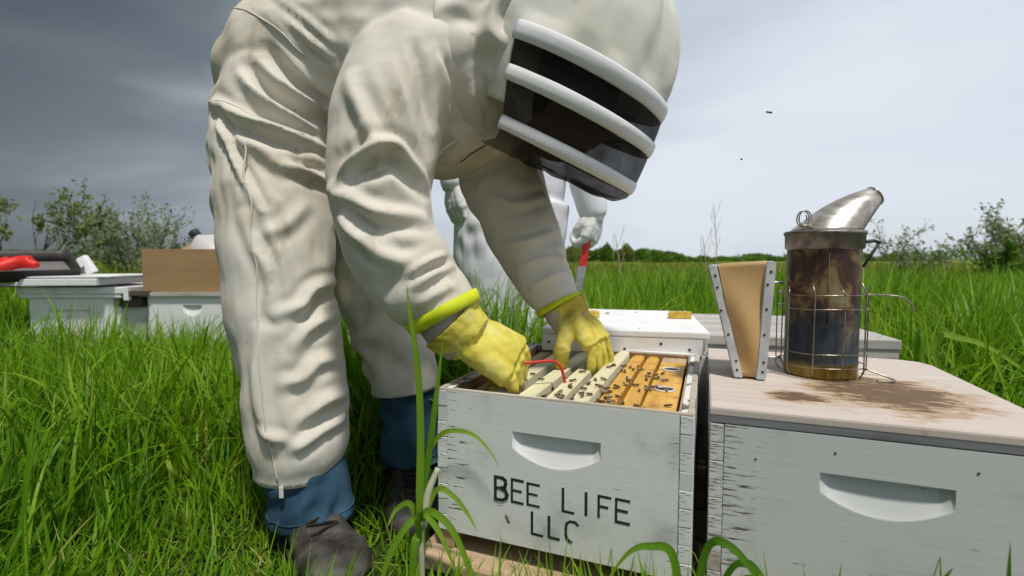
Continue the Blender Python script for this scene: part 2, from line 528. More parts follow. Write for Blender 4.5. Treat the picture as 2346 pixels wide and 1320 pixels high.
pts = [(0, 0), (LW, 0), (LW, LL - .05), (LW - .012, LL - .018), (LW - .045, LL), (0, LL)]
lo = [bm.verts.new((x, y, .012)) for x, y in pts]; hi = [bm.verts.new((x, y, LT)) for x, y in pts]
bm.faces.new(hi); bm.faces.new(lo[::-1])
for i in range(len(pts)):
    j = (i + 1) % len(pts); bm.faces.new((lo[i], lo[j], hi[j], hi[i]))
bmesh.ops.bevel(bm, geom=[e_ for e_ in bm.edges if e_.verts[0].co.z > .02 and e_.verts[1].co.z > .02], offset=.0016, segments=2, affect='EDGES')
link('top_sheet', bm_mesh(bm, 'top_sheet'), M['lid_ply'], lid_b)
link('edge_board', box_mesh('edge_board', LW - .001, LL - .001, .0115, .001), M['lid_edge'], lid_b, (.0005, .0005, 0))

# hives on the far side of the pallet
C_O, C_TH = (.078, 1.262), -.244
hive_c, _ = build_hive('beehive', 'white beehive box under the white lid, behind the open hive', C_O, C_TH, .093, mats=M['paint_worn'], fingers=False)
lid_c = thing('hive_cover', 'white painted hive lid with two yellow wax blocks on top', 'hive lid', (C_O[0] - .003, C_O[1] - .006, .338), C_TH)
link('top_board', box_mesh('top_board', .400, .50, .016, .0035), M['paint_white'], lid_c, (0, 0, .042))
link('front_rail', box_mesh('front_rail', .384, .02, .0425, .002), M['paint_white'], lid_c, (0, .0015, 0))
link('side_rail', box_mesh('side_rail', .0165, .478, .0415, .002), M['paint_white'], lid_c, (.3805, .022, 0))
link('side_rail', box_mesh('side_rail', .0165, .478, .0415, .002), M['paint_white'], lid_c, (.003, .022, 0))
for u, z in ((.018, .022), (.205, .012), (.29, .028), (.355, .016)):
    link('nail', lathe_mesh('nail', [(0, .0012), (.003, .0009), (.0036, 0)], 9), M['nail'], lid_c, (u, .0012, z), (math.pi / 2, 0, 0))
for (x, y, rz, lab) in ((.195, 1.45, .15, 'yellow wax block showing its bright end, on white lid near the glove'), (.455, 1.44, -.22, 'flat amber wax block on white lid near the lid corner')):
    b = link('wax_block', box_mesh('wax_block', .062, .026, .020, .0022, jitter=.0012, rnd=rng), M['wax'], None, (x, y, .3965), (0, 0, rz))
    tag(b, lab, 'wax block', 'wax blocks on the white lid')
D_O, D_TH = (.474, 1.212), -.188
hive_d, _ = build_hive('beehive', 'weathered beehive box behind the smoker under grey plank lid', D_O, D_TH, .093, mats=M['paint_worn'], fingers=False)
lid_d = thing('hive_cover', 'weathered grey plank lid behind the smoker and bellows', 'hive lid', (D_O[0], D_O[1], .3385), D_TH)
for k in range(4):
    link('plank', box_mesh('plank', .425, .118, .024, .003, jitter=.0015, rnd=rng), M['grey_wood'], lid_d, (0, .121 * k, .022))
for y in (.004, .45):
    link('cleat', box_mesh('cleat', .42, .03, .021, .002), M['grey_wood'], lid_d, (.002, y, 0))

# pallet under the four hives
pal = thing('pallet', 'brown wooden pallet under the hive boxes, dark entrance slot', 'pallet', (A_O[0], A_O[1], 0), A_TH)
for k in range(9):
    link('deck_board', box_mesh('deck_board', 1.0, .105, .017, .003, jitter=.0015, rnd=rng), M['tan_wood'], pal, (-.03, -.035 + k * .118, .050))
for x in (-.01, .42, .88):
    link('stringer', box_mesh('stringer', .045, 1.02, .048, .003), M['dark_wood'], pal, (x, -.02, .001))
# entrance riser: closed on the left, open slot in the middle
link('riser', box_mesh('riser', .022, .49, .0335, .002), M['tan_wood'], pal, (.004, .006, .0685))
link('riser', box_mesh('riser', .022, .49, .0335, .002), M['dark_wood'], pal, (.386, .006, .0685))
link('riser', box_mesh('riser', .40, .02, .0335, .002), M['dark_wood'], pal, (.006, .475, .0685))
link('riser', box_mesh('riser', .40, .02, .0205, .002), M['dark_wood'], pal, (.432, .008, .0685))

# ------------------------------------------------------------ frames in the open hive
def a_world(u, v, z):
    c, s = math.cos(A_TH), math.sin(A_TH)
    return (A_O[0] + u * c - v * s, A_O[1] + u * s + v * c, z)
FZ = .337
specs = [(.047, .026, 'pale_brown', 'brownish worn hive frame against the bare left wall of the open hive', -.004, .0),
         (.094, .031, 'pale', 'pale frame beside the brownish worn frame, partly under the glove holding the tool', .0, .004),
         (.1415, .031, 'pale', 'pale frame with its bar crossed by the red tool', .0, -.006),
         (.194, .031, 'pale', 'pale frame whose bar is touched by the tip of the red tool', .0025, .003),
         (.2385, .030, 'pale', 'pale frame directly beside the orange frames, raised a little', .007, -.004),
         (.2775, .030, 'propolis', 'orange frame next to the pale frames', .0, .0),
         (.3145, .029, 'propolis', 'orange frame next to the feeder with two round holes', -.001, .003)]
bar_spots = []
for u, w, m, lab, dz, skew in specs:
    t = thing('hive_frame', lab, 'hive frame', a_world(u, .012, FZ + dz), A_TH + skew * 2, 'frames hanging in the open hive')
    bm = bmesh.new()
    # top bar: wider in the middle, narrow lugs at the ends
    prof = [(0, w * .78), (.02, w * .8), (.028, w), (.20, w * 1.02), (.30, w * .98), (.452, w), (.46, w * .8), (.480, w * .78)]
    prev = None
    for y, ww in prof:
        ring = [bm.verts.new((-ww / 2, y, -.016)), bm.verts.new((ww / 2, y, -.016)), bm.verts.new((ww / 2 - .001, y, 0)), bm.verts.new((-ww / 2 + .001, y, 0))]
        if prev:
            for i in range(4): bm.faces.new((prev[i], prev[(i + 1) % 4], ring[(i + 1) % 4], ring[i]))
        else: bm.faces.new(ring)
        prev = ring
    bm.faces.new(prev[::-1])
    bmesh.ops.bevel(bm, geom=[e_ for e_ in bm.edges if e_.verts[0].co.z > -.002 and e_.verts[1].co.z > -.002], offset=.0014, segments=2, affect='EDGES')
    link('top_bar', bm_mesh(bm, 'top_bar'), M[m], t)
    for y in (.022, .448):
        link('end_bar', box_mesh('end_bar', w * .95, .009, .19, .001), M['pale_brown'], t, (-w * .475, y, -.2065))
    link('comb', box_mesh('comb', .02, .412, .18, .004, jitter=.002, rnd=rng), M['comb'], t, (-.01, .034, -.2))
    link('bottom_bar', box_mesh('bottom_bar', .018, .43, .008, .001), M['pale_brown'], t, (-.009, .024, -.209))
    bar_spots.append((u, w, dz, m, skew))
# feeder
fd = thing('frame_feeder', 'orange wooden hive feeder with two white-rimmed round holes', 'feeder', a_world(.333, .03, FZ), A_TH)
fw_ = .052
for y0, y1 in ((0, .105), (.107, .392), (.396, .450)):
    link('top_plate', box_mesh('top_plate', fw_, y1 - y0, .011, .0012), M['propolis'] if y0 < .3 else M['pale_brown'], fd, (0, y0, -.011))
link('tank', box_mesh('tank', fw_ - .002, .448, .195, .002), M['comb'], fd, (.001, .001, -.2065))
for y in (.147, .318):
    rg = link('hole_rim', lathe_mesh('hole_rim', [(.0150, .0005), (.0150, .0022), (.0165, .003), (.0182, .0022), (.0182, .0005)], 32), M['plastic'], fd, (fw_ / 2, y, 0))
    link('mesh_insert', lathe_mesh('mesh_insert', [(0, .0004), (.0155, .0006)], 28), M['cavity'], rg)

# ------------------------------------------------------------ smoker
SM = (.567, .912); SZ = B_Z + HH + .0015 + LT + .0008
smk = thing('bee_smoker', 'scorched metal bee smoker with conical spout standing on the lid', 'bee smoker', (SM[0], SM[1], SZ))
def smoker_metal():
    t = NT('scorched_tin'); v = t.mapping()
    n = t.noise(t.mapping((13, 13, 8)), 1.5, 7, .65, .9)
    n2 = t.noise(t.mapping((60, 60, 8)), 1, 4)
    Z = t.xyz(v)[2]
    tint = t.ramp(n, [(.22, (.03, .028, .03)), (.42, (.075, .05, .042)), (.50, (.12, .06, .045)), (.57, (.26, .17, .065)), (.66, (.33, .27, .16)), (.80, (.10, .09, .09))])
    soot = t.ramp(n, [(.3, (.03, .032, .037)), (.7, (.085, .095, .105))])
    c = t.mix(t.step(t.math('ADD', Z, t.math('MULTIPLY', n, .22)), .175, .275), soot, tint)
    low = t.step(t.math('ADD', Z, t.math('MULTIPLY', n2, .02)), .030, .042, 1, 0)
    c = t.mix(low, c, t.ramp(n2, [(.3, (.14, .09, .015)), (.7, (.36, .27, .07))]))
    t.col(c); t.set(metal=.75, rough=t.step(n2, .3, .7, .34, .55)); t.bump(n, .12, .002)
    return t.m
def spout_metal():
    t = NT('spout_tin'); n = t.noise(t.mapping((10, 10, 10)), 1.6, 6, .65, .5); n2 = t.noise(t.mapping((14, 14, 60)), 2, 4)
    c = t.ramp(n, [(.30, (.20, .14, .09)), (.46, (.42, .37, .31)), (.60, (.62, .60, .57))])
    t.col(c); t.set(metal=.8, rough=t.step(n2, .3, .7, .28, .5)); t.bump(n2, .12, .001)
    return t.m
M['tin'] = smoker_metal(); M['spout'] = spout_metal()
R0, CH = .0585, .258
link('can', lathe_mesh('can', [(0, .002), (R0 - .004, .002), (R0 - .001, .0), (R0, .004), (R0, .022), (R0 + .0012, .025), (R0, .028), (R0, .20), (R0, CH - .02), (R0 - .001, CH), (R0 - .006, CH)], 64), M['tin'], smk)
V, F = [], []
seam = [(R0 + .0012) * np.array([math.cos(a_), math.sin(a_)]) for a_ in (-2.06, -2.03)]
link('seam', multi_tube_mesh('seam', [([(R0 * math.cos(-1.98), R0 * math.sin(-1.98), .10), (R0 * math.cos(-1.98), R0 * math.sin(-1.98), CH - .012)], .0013)], 6), M['tin'], smk)
link('rim_band', lathe_mesh('rim_band', [(R0 + .001, CH - .030), (R0 + .004, CH - .028), (R0 + .0045, CH - .006), (R0 + .0065, CH - .003), (R0 + .0068, CH + .001), (R0 + .004, CH + .003), (R0 + .001, CH + .002)], 64), mottled('rim_tin', (.10, .085, .075), (.34, .30, .27), 30, .4, .2, metal=.8), smk)
# oblique cone: base circle to a small tilted mouth
V, F = [], []; nn, mm = 48, 14
base_c, tip_c = np.array([0, 0, CH + .002]), np.array([.088, 0, CH + .066])
tip_n = np.array([.86, 0, .51]); tip_u = np.array([-.51, 0, .86])
for i in range(mm + 1):
    s = i / mm
    for j in range(nn):
        a_ = 2 * math.pi * j / nn
        b_ = base_c + (R0 - .0005) * np.array([math.cos(a_), math.sin(a_), 0])
        q_ = tip_c + .0175 * (-math.cos(a_) * tip_u * 1.0 + math.sin(a_) * np.array([0, 1, 0]))
        V.append(b_ * (1 - s) + q_ * s + np.array([0, 0, .012 * math.sin(math.pi * s) * (0.5 + .5 * math.cos(a_ - math.pi))]))
for i in range(mm):
    for j in range(nn): F.append((i * nn + j, i * nn + (j + 1) % nn, (i + 1) * nn + (j + 1) % nn, (i + 1) * nn + j))
cone = link('spout', pydata('spout', V, F), M['spout'], smk)
mod = cone.modifiers.new('s', 'SOLIDIFY'); mod.thickness = .0014
ring = [tip_c + .0180 * (math.cos(a_) * tip_u + math.sin(a_) * np.array([0, 1, 0])) for a_ in np.linspace(0, 2 * math.pi, 25)]
link('mouth_bead', multi_tube_mesh('mouth_bead', [(ring, .0014)], 6), M['spout'], cone)
# coil handle on the lid
coil = [(-.052 + .010 * math.cos(a_) , -.03 + .0022 * a_ / 2, CH + .024 + .0135 * math.sin(a_)) for a_ in np.linspace(-1.5, 4 * math.pi + .6, 60)]
link('coil_handle', multi_tube_mesh('coil_handle', [([(-.036, -.036, CH + .002)] + coil, .0012)], 6), M['wire'], smk)
# hinge bracket and chain strap on the right side
link('hinge', multi_tube_mesh('hinge', [([(R0 + .002, 0, CH - .018), (.088, -.004, CH - .014), (.099, -.004, CH - .018)], .0032), ([(.098, -.004, CH - .017), (.086, -.004, CH - .036), (.070, -.004, CH - .062)], .0026)], 8), mottled('hinge_iron', (.03, .03, .03), (.09, .08, .07), 60, .5, .2, metal=.6), smk)
# wire cage
RC = .0705
paths = []
for z, r in ((.148, 1), (.124, 1), (.046, 1), (.022, 1)):
    paths.append(([(RC * math.cos(a_), RC * math.sin(a_), z + .001 * math.sin(3 * a_)) for a_ in np.linspace(0, 2 * math.pi, 49)], .00105))
for a_ in np.linspace(0, 2 * math.pi, 10, endpoint=False) + .25:
    c_, s_ = math.cos(a_), math.sin(a_)
    top = .166 + .004 * math.sin(a_ * 5)
    paths.append(([(RC * c_ * .93, RC * s_ * .93, .004), ((RC + .0015) * c_, (RC + .0015) * s_, .014), ((RC + .0018) * c_, (RC + .0018) * s_, .150), ((RC - .004) * c_ + .006 * s_, (RC - .004) * s_ - .006 * c_, top)], .00115))
link('cage', multi_tube_mesh('cage', paths, 6), M['wire'], smk)
link('hook', multi_tube_mesh('hook', [(spline([(RC * .6, -RC * .8, .150), (RC + .006, -.052, .1485), (.098, -.058, .146), (.112, -.062, .136), (.118, -.064, .122)], 6), .0017)], 8), M['wire'], smk)
link('foot_wire', multi_tube_mesh('foot_wire', [(spline([(RC * .75, -RC * .6, .018), (.078, -.062, .008), (.090, -.066, .0025), (.074, -.074, .0022), (.055, -.070, .003)], 6), .0015)], 8), M['wire'], smk)
# bellows: two boards hinged at the bottom, leather gusset between
def slab(name, p0, p1, t0, t1, y0, y1, mat, parent):
    """board in the XZ plane from p0 (bottom) to p1 (top), thickness t, from y0 to y1"""
    bm = bmesh.new(); vs_ = []
    for (p, tt) in ((p0, t0), (p1, t1)):
        for y in (y0, y1):
            for x in (-tt / 2, tt / 2): vs_.append(bm.verts.new((p[0] + x, y, p[1])))
    for f_ in ((0, 1, 3, 2), (4, 6, 7, 5), (0, 4, 5, 1), (2, 3, 7, 6), (0, 2, 6, 4), (1, 5, 7, 3)): bm.faces.new([vs_[i] for i in f_])
    bmesh.ops.bevel(bm, geom=list(bm.edges), offset=.0022, segments=2, affect='EDGES')
    return link(name, bm_mesh(bm, name), mat, parent)
bl = lambda x, z: (x - SM[0], z - SZ)
yA, yB = -.045, .070
b1 = slab('bellows_board', bl(.4095, SZ + .001), bl(.362, .558), .015, .015, yA, yB, M['zinc'], smk)
b2 = slab('bellows_board', bl(.4445, SZ + .001), bl(.4555, .565), .0165, .0165, yA, yB, M['zinc'], smk)
for bx_, (x0, z0), (x1, z1) in ((b1, bl(.408, SZ + .01), bl(.366, .545)), (b2, bl(.4445, SZ + .01), bl(.4555, .553))):
    for s_ in (.03, .12, .38, .62, .85, .97):
        link('tack', lathe_mesh('tack', [(0, .0012), (.0018, .0008), (.0024, 0)], 8), M['nail'], bx_, (x0 + (x1 - x0) * s_ + rng.uniform(-.003, .003), yA - .0002, z0 + (z1 - z0) * s_), (math.pi / 2, 0, 0))
V, F = [], []; ns, nu = 26, 14
for i in range(ns + 1):
    s = i / ns
    xl = .4145 + (.371 - .4145) * s; xr = .4375 + (.449 - .4375) * s
    zl = SZ + .004 + (.556 - SZ) * s; zr = SZ + .004 + (.562 - SZ) * s
    for j in range(nu + 1):
        q = j / nu
        V.append((xl + (xr - xl) * q - SM[0], yA + .004 - .006 * math.sin(math.pi * q) * (.4 + s) + .004 * math.sin(7 * s + 3 * q), zl + (zr - zl) * q - SZ))
k0 = len(V)
for (x, y, z) in list(V): V.append((x, yB - .004, z))
st = nu + 1
for i in range(ns):
    for j in range(nu):
        q_ = i * st + j; F.append((q_, q_ + 1, q_ + st + 1, q_ + st)); F.append((k0 + q_, k0 + q_ + st, k0 + q_ + st + 1, k0 + q_ + 1))
for j in range(nu):
    q_ = ns * st + j; F.append((q_, q_ + 1, k0 + q_ + 1, k0 + q_)); F.append((j + 1, j, k0 + j, k0 + j + 1))
link('bellows_leather', pydata('bellows_leather', V, F), M['leather_tan'], smk)
bel = bpy.data.objects['bellows_leather']
cR = Vector((.415 - SM[0], -.02, 0)); rot_b = Matrix.Rotation(math.radians(-25), 4, 'Z')
for ob in (b1, b2, bel):
    ob.location = cR - rot_b @ cR; ob.rotation_euler = (0, 0, math.radians(-25))
for z_ in (.168, .03):
    link('bellows_bracket', multi_tube_mesh('bellows_bracket', [([(-.110, .01, z_), (-.085, 0, z_), (-.072, 0, z_)], .0026)], 8), M['steel'], smk)

# ------------------------------------------------------------ hives at the left, beyond the grass
hive_e, _ = build_hive('beehive', 'white beehive box under the dark tray, in tall grass', (-2.228, 2.28), .03, .145, handle=(.10, .29, .19), mats=M['paint_white'], fingers=False)
lid_e = thing('hive_cover', 'thick white lid with a rim on the hive carrying the dark tray', 'hive lid', (-2.250, 2.262, .3905), .03)
link('top_board', box_mesh('top_board', .475, .54, .03, .004), M['paint_white'], lid_e, (0, 0, .018))
link('rim_board', box_mesh('rim_board', .46, .02, .017, .002), M['paint_white'], lid_e, (.006, .004, 0))
link('rim_board', box_mesh('rim_board', .022, .024, .062, .002), M['paint_white'], lid_e, (.4765, -.002, -.012))
tray_base = thing('hive_cover', 'white flat cover board laid crooked under the dark tray', 'cover board', (-2.60, 2.19, .4415), .05)
link('board', box_mesh('board', .745, .42, .032, .004), M['paint_white'], tray_base, (0, 0, .004), (0, -.004, 0))
link('edge_strip', box_mesh('edge_strip', .77, .40, .006, .001), M['paint_white'], tray_base, (.03, .01, .0405), (0, -.004, 0))
link('spacer', box_mesh('spacer', .16, .05, .0035, .0005), M['dark_wood'], tray_base, (.22, .02, .0))
hive_f, _ = build_hive('beehive', 'white beehive box under the cardboard box beside the beekeeper', (-1.695, 2.30), .0, .150, handle=(.175, .262, .205), mats=M['paint_white'], fingers=False)
lid_f = thing('hive_cover', 'thin grey-brown board lid under the cardboard box', 'hive lid', (-1.705, 2.285, .3955), 0)
link('board', box_mesh('board', .435, .53, .018, .002), M['grey_wood'], lid_f, (0, 0, 0))
link('cleat', box_mesh('cleat', .13, .05, .022, .002), M['dark_wood'], lid_f, (-.085, -.006, .004))
rail = link('timber_block', box_mesh('timber_block', .115, .12, .055, .004), M['dark_wood'], None, (-1.832, 2.31, .345))
tag(rail, 'short dark timber block wedged between the two white hives in grass', 'timber block')
blk = link('stand_block', box_mesh('stand_block', .13, .12, .343, .004), M['paint_worn'], None, (-1.835, 2.335, .0))
tag(blk, 'shaded grey-white stand block between the two hives in tall grass', 'stand block')

# cardboard box with open flaps
cb = thing('cardboard_box', 'open brown cardboard box standing on the hive behind the beekeeper', 'cardboard box', (-1.70, 2.30, .4145), 0)
bw, bd, bh = .385, .26, .198
for nm, sx, sy, sz, loc in (('front_wall', bw, .004, bh, (0, 0, 0)), ('back_wall', bw, .004, bh, (0, bd, 0)), ('side_wall', .004, bd - .008, bh - .001, (.0005, .0045, 0)), ('side_wall', .004, bd - .008, bh - .001, (bw - .0045, .0045, 0)), ('bottom', bw - .01, bd - .01, .004, (.005, .007, 0))):
    link(nm, box_mesh(nm, sx, sy, sz, .0008), M['card'], cb, loc)
link('flap', box_mesh('flap', .10, bd - .01, .003, .0006), M['card_dark'], cb, (bw - .001, .005, bh), (0, math.radians(160), 0))
link('flap', box_mesh('flap', bw - .01, .11, .003, .0006), M['card'], cb, (.005, bd + .004, bh + .001), (math.radians(20), 0, 0))
# pale plastic jug lying behind the box, only its shoulder and dark cap show
jug = thing('plastic_jug', 'pale grey jug leaning behind the cardboard box, dark cap up', 'jug', (-1.50, 2.62, .42), 0)
prof = [(0, 0), (.10, 0), (.112, .02), (.112, .15), (.085, .22), (.03, .262), (.022, .27), (.022, .285)]
jm = mottled('jug_plastic', (.48, .47, .47), (.58, .56, .56), 8, .5, .1)
lean = (0, math.radians(-38), 0)
jug.location = (-1.50, 2.66, .470)
link('body', lathe_mesh('body', prof, 32), jm, jug, (0, 0, 0), lean)
link('cap', lathe_mesh('cap', [(.024, .272), (.027, .275), (.027, .305), (.018, .311), (0, .311)], 20), M['ink'], jug, (0, 0, 0), lean)
# lid board under the jug
# dark baking tray, tilted
tr = thing('baking_tray', 'dark metal tray tilted on the white cover with red rubber gloves inside', 'tray', (-2.365, 2.27, .506), 0)
def tray_mesh():
    bm = bmesh.new(); w_, d_, r_, hgt = .56, .36, .035, .055
    def ring(w, d, r, z, n=6):
        out = []
        for cx, cy, a0 in ((w / 2 - r, d / 2 - r, 0), (-w / 2 + r, d / 2 - r, 90), (-w / 2 + r, -d / 2 + r, 180), (w / 2 - r, -d / 2 + r, 270)):
            for k in range(n + 1):
                a_ = math.radians(a0 + 90 * k / n); out.append(bm.verts.new((cx + r * math.cos(a_), cy + r * math.sin(a_), z)))
        return out
    rs = [ring(w_, d_, r_, 0), ring(w_ + .03, d_ + .03, r_ + .01, hgt), ring(w_ + .042, d_ + .042, r_ + .014, hgt + .002), ring(w_ + .042, d_ + .042, r_ + .014, hgt - .004)]
    for a_, b_ in zip(rs[:-1], rs[1:]):
        for i in range(len(a_)):
            j = (i + 1) % len(a_); bm.faces.new((a_[i], a_[j], b_[j], b_[i]))
    return bm_mesh(bm, 'tray_wall', True), w_, d_
tm, tw, td = tray_mesh()
TR = (math.radians(13), math.radians(-1), math.radians(50))
wl_ = link('tray_wall', tm, M['tray'], tr, (0, 0, 0), TR)
wl_.modifiers.new('s', 'SOLIDIFY').thickness = .002
link('tray_floor', box_mesh('tray_floor', tw - .012, td - .012, .003, .001), M['tray_floor'], wl_, (-tw / 2 + .006, -td / 2 + .006, .0025))
# white foam wedge behind the tray
fo = link('foam_wedge', box_mesh('foam_wedge', .04, .03, .088, .008, jitter=.006, rnd=rng), M['white_foam'], None, (-2.045, 2.40, .492), (0, math.radians(-28), .2))
tag(fo, 'white foam wedge propping the corner of the dark tray', 'foam wedge')
# red rubber glove in the tray
def blob_mesh(name, chains, voxel, smooth=6, n=14):
    V, F = [], []
    for P, R in chains:
        v, f = tube_data(P, R, n); k = len(V); V += v; F += [tuple(i + k for i in q) for q in f]
    me = pydata(name, V, F)
    return remesh(me, voxel, smooth)
def remesh(me, voxel, smooth=6, keep=None):
    ob = bpy.data.objects.new('tmp', me); COL.objects.link(ob)
    md = ob.modifiers.new('r', 'REMESH'); md.mode = 'VOXEL'; md.voxel_size = voxel; md.use_smooth_shade = True
    if smooth:
        sm_ = ob.modifiers.new('s', 'SMOOTH'); sm_.factor = .5; sm_.iterations = smooth
    dg = bpy.context.evaluated_depsgraph_get()
    out = bpy.data.meshes.new_from_object(ob.evaluated_get(dg))
    bpy.data.objects.remove(ob, do_unlink=True)
    return out
gl = link('rubber_glove', blob_mesh('rubber_glove', [
    (spline([(-.13, 0, .0), (-.07, .01, .008), (-.02, .03, .02)], 5), np.linspace(.014, .03, 11)),
    (spline([(-.03, .03, .02), (.03, .06, .03), (.09, .05, .03)], 5), np.linspace(.032, .036, 11)),
    (spline([(-.02, .04, .02), (-.03, .08, .035), (-.02, .115, .04)], 5), np.linspace(.028, .018, 11)),
    (spline([(.06, .05, .03), (.10, .03, .02), (.12, .015, .015)], 5), np.linspace(.03, .018, 11))], .006, 4), M['red_cloth'], None, (-2.27, 2.25, .512), (math.radians(14), math.radians(-6), .5))
gl.scale = (.85, .85, .85)
tag(gl, 'crumpled red rubber glove lying in the dark tray', 'glove')
# small dark can lid at the far left edge
kn = link('dark_canister', lathe_mesh('dark_canister', [(0, 0), (.05, 0), (.052, .11), (.045, .118), (.02, .12), (.02, .135), (.028, .14), (.028, .15), (0, .152)], 24), M['tray'], None, (-2.60, 2.52, .4855))
tag(kn, 'dark canister beside the tray on the white cover', 'canister')

# ------------------------------------------------------------ cloth tools for the clothed figures
def loft_data(P, Ra, Rb=None, ref=None, n=28):
    P = np.asarray(P, float); Ra = np.asarray(Ra, float); Rb = Ra if Rb is None else np.asarray(Rb, float)
    T, A, B = frames_along(P)
    if ref is not None:
        A = np.asarray(ref, float)[None, :] - T * (T @ np.asarray(ref, float))[:, None]; A /= np.linalg.norm(A, axis=1)[:, None]; B = np.cross(T, A)
    ang = np.linspace(0, 2 * np.pi, n, endpoint=False)
    V = (P[:, None, :] + Ra[:, None, None] * np.cos(ang)[None, :, None] * A[:, None, :] + Rb[:, None, None] * np.sin(ang)[None, :, None] * B[:, None, :]).reshape(-1, 3)
    F = []
    for i in range(len(P) - 1):
        for j in range(n): F.append((i * n + j, i * n + (j + 1) % n, (i + 1) * n + (j + 1) % n, (i + 1) * n + j))
    F.append(tuple(range(n - 1, -1, -1))); F.append(tuple(range((len(P) - 1) * n, len(P) * n)))
    return [tuple(v) for v in V], F

def res(keys, m=6):
    """keys: list of (x,y,z,ra[,rb]) -> smooth path and radii"""
    K = np.array([list(k) + ([k[3]] if len(k) == 4 else []) for k in keys], float)
    S = spline(K, m)
    return S[:, :3], np.maximum(S[:, 3], .004), np.maximum(S[:, 4], .004)

def mesh_arrays(me):
    n = len(me.vertices); V = np.empty(n * 3); me.vertices.foreach_get('co', V); V = V.reshape(-1, 3)
    N = np.empty(n * 3); me.vertices.foreach_get('normal', N); N = N.reshape(-1, 3)
    Q = np.array([tuple(p.vertices) for p in me.polygons if len(p.vertices) == 4], int)
    return V, N, Q

def strokes_disp(V, strokes, cusp=False):
    d = np.zeros(len(V))
    for pts, w, amp in strokes:
        P = spline(np.array(pts, float), 22); t = np.linspace(0, 1, len(P))
        best = np.full(len(V), 9.0); tt = np.zeros(len(V))
        lo, hi = P.min(0) - 3.2 * w, P.max(0) + 3.2 * w
        idx = np.where(np.all((V > lo) & (V < hi), axis=1))[0]
        if len(idx) == 0: continue
        D = np.linalg.norm(V[idx][:, None, :] - P[None, :, :], axis=2)
        j = D.argmin(1); b = D[np.arange(len(idx)), j]
        fade = np.sin(np.pi * np.clip(t[j] * .92 + .04, 0, 1)) ** .6
        core = np.exp(-b / w) if cusp else np.exp(-(b / w) ** 2)
        d[idx] += amp * fade * (core - .35 * np.exp(-((b / w - 2.0) / .9) ** 2))
    return d

def relax(V0, N0, Q, axis, kax, kcirc, iters=90, beta=.42, passes=2, nlim=(-.018, .026), seed=1, seeds=None, grav=0.0, namp=.004, mom=.85, nscale=1.0):
    """position-based cloth: the fabric is longer than the form below it, so it buckles into folds; a bending term sets their width"""
    E1 = np.vstack([Q[:, [0, 1]], Q[:, [1, 2]], Q[:, [2, 3]], Q[:, [3, 0]]])
    E1 = np.unique(np.sort(E1, 1), axis=0)
    E = np.vstack([E1, Q[:, [0, 2]], Q[:, [1, 3]]]); i, j = E[:, 0], E[:, 1]; n = len(V0)
    e0 = V0[j] - V0[i]; L0 = np.linalg.norm(e0, axis=1)
    ca = (np.sum(e0 * axis[i], 1) / (L0 + 1e-9)) ** 2
    k = .5 * (kax[i] + kax[j]) * ca + .5 * (kcirc[i] + kcirc[j]) * (1 - ca)
    L = L0 * (1 + k)
    val = np.maximum(np.bincount(i, minlength=n) + np.bincount(j, minlength=n), 1)
    a, b = E1[:, 0], E1[:, 1]
    deg = np.maximum(np.bincount(a, minlength=n) + np.bincount(b, minlength=n), 1)[:, None]
    V1 = V0 + N0 * (seeds if seeds is not None else np.zeros(n))[:, None]
    x = V1 + N0 * (namp * (vnoise(V0, 15 * nscale, seed) + .8 * vnoise(V0, 30 * nscale, seed + 1)))[:, None]
    xp = x.copy()
    def lap(u): return np.stack([np.bincount(a, u[b, q], n) + np.bincount(b, u[a, q], n) for q in range(3)], 1) / deg - u
    for it in range(iters):
        if it == int(iters * .75): passes, beta = 1, beta * .6
        v = (x - xp) * mom; xp = x.copy(); x = x + v
        d = x[j] - x[i]; ln = np.sqrt((d * d).sum(1)) + 1e-9
        c = d * (.5 * (ln - L) / ln)[:, None]
        dx = np.stack([np.bincount(i, c[:, q], n) - np.bincount(j, c[:, q], n) for q in range(3)], 1)
        x = x + dx * (2.2 / val)[:, None]
        if grav: x[:, 2] -= grav
        for _ in range(passes): x = x - beta * lap(lap(x - V1))
        off = x - V1
        dn = (off * N0).sum(1); tan = off - N0 * dn[:, None]
        x = V1 + tan * .985 + N0 * np.clip(dn, nlim[0], nlim[1])[:, None]
    return x

def sharpen(V0, N0, Q, X, amt, it=10):
    """unsharp mask on the fold height: crisper ridges and valleys"""
    n = len(V0); E1 = np.unique(np.sort(np.vstack([Q[:, [0, 1]], Q[:, [1, 2]], Q[:, [2, 3]], Q[:, [3, 0]]]), 1), axis=0); a, b = E1[:, 0], E1[:, 1]
    deg = np.maximum(np.bincount(a, minlength=n) + np.bincount(b, minlength=n), 1)
    h = ((X - V0) * N0).sum(1); s = h.copy()
    for _ in range(it): s = .5 * s + .5 * (np.bincount(a, s[b], n) + np.bincount(b, s[a], n)) / deg
    return X + N0 * np.clip((h - s) * amt, -.008, .008)[:, None]

def taubin(X, Q, it):
    n = len(X); E1 = np.unique(np.sort(np.vstack([Q[:, [0, 1]], Q[:, [1, 2]], Q[:, [2, 3]], Q[:, [3, 0]]]), 1), axis=0); a, b = E1[:, 0], E1[:, 1]
    deg = np.maximum(np.bincount(a, minlength=n) + np.bincount(b, minlength=n), 1)[:, None]
    for k in range(it * 2):
        l = np.stack([np.bincount(a, X[b, q], n) + np.bincount(b, X[a, q], n) for q in range(3)], 1) / deg - X
        X = X + l * (.5 if k % 2 == 0 else -.42)
    return X

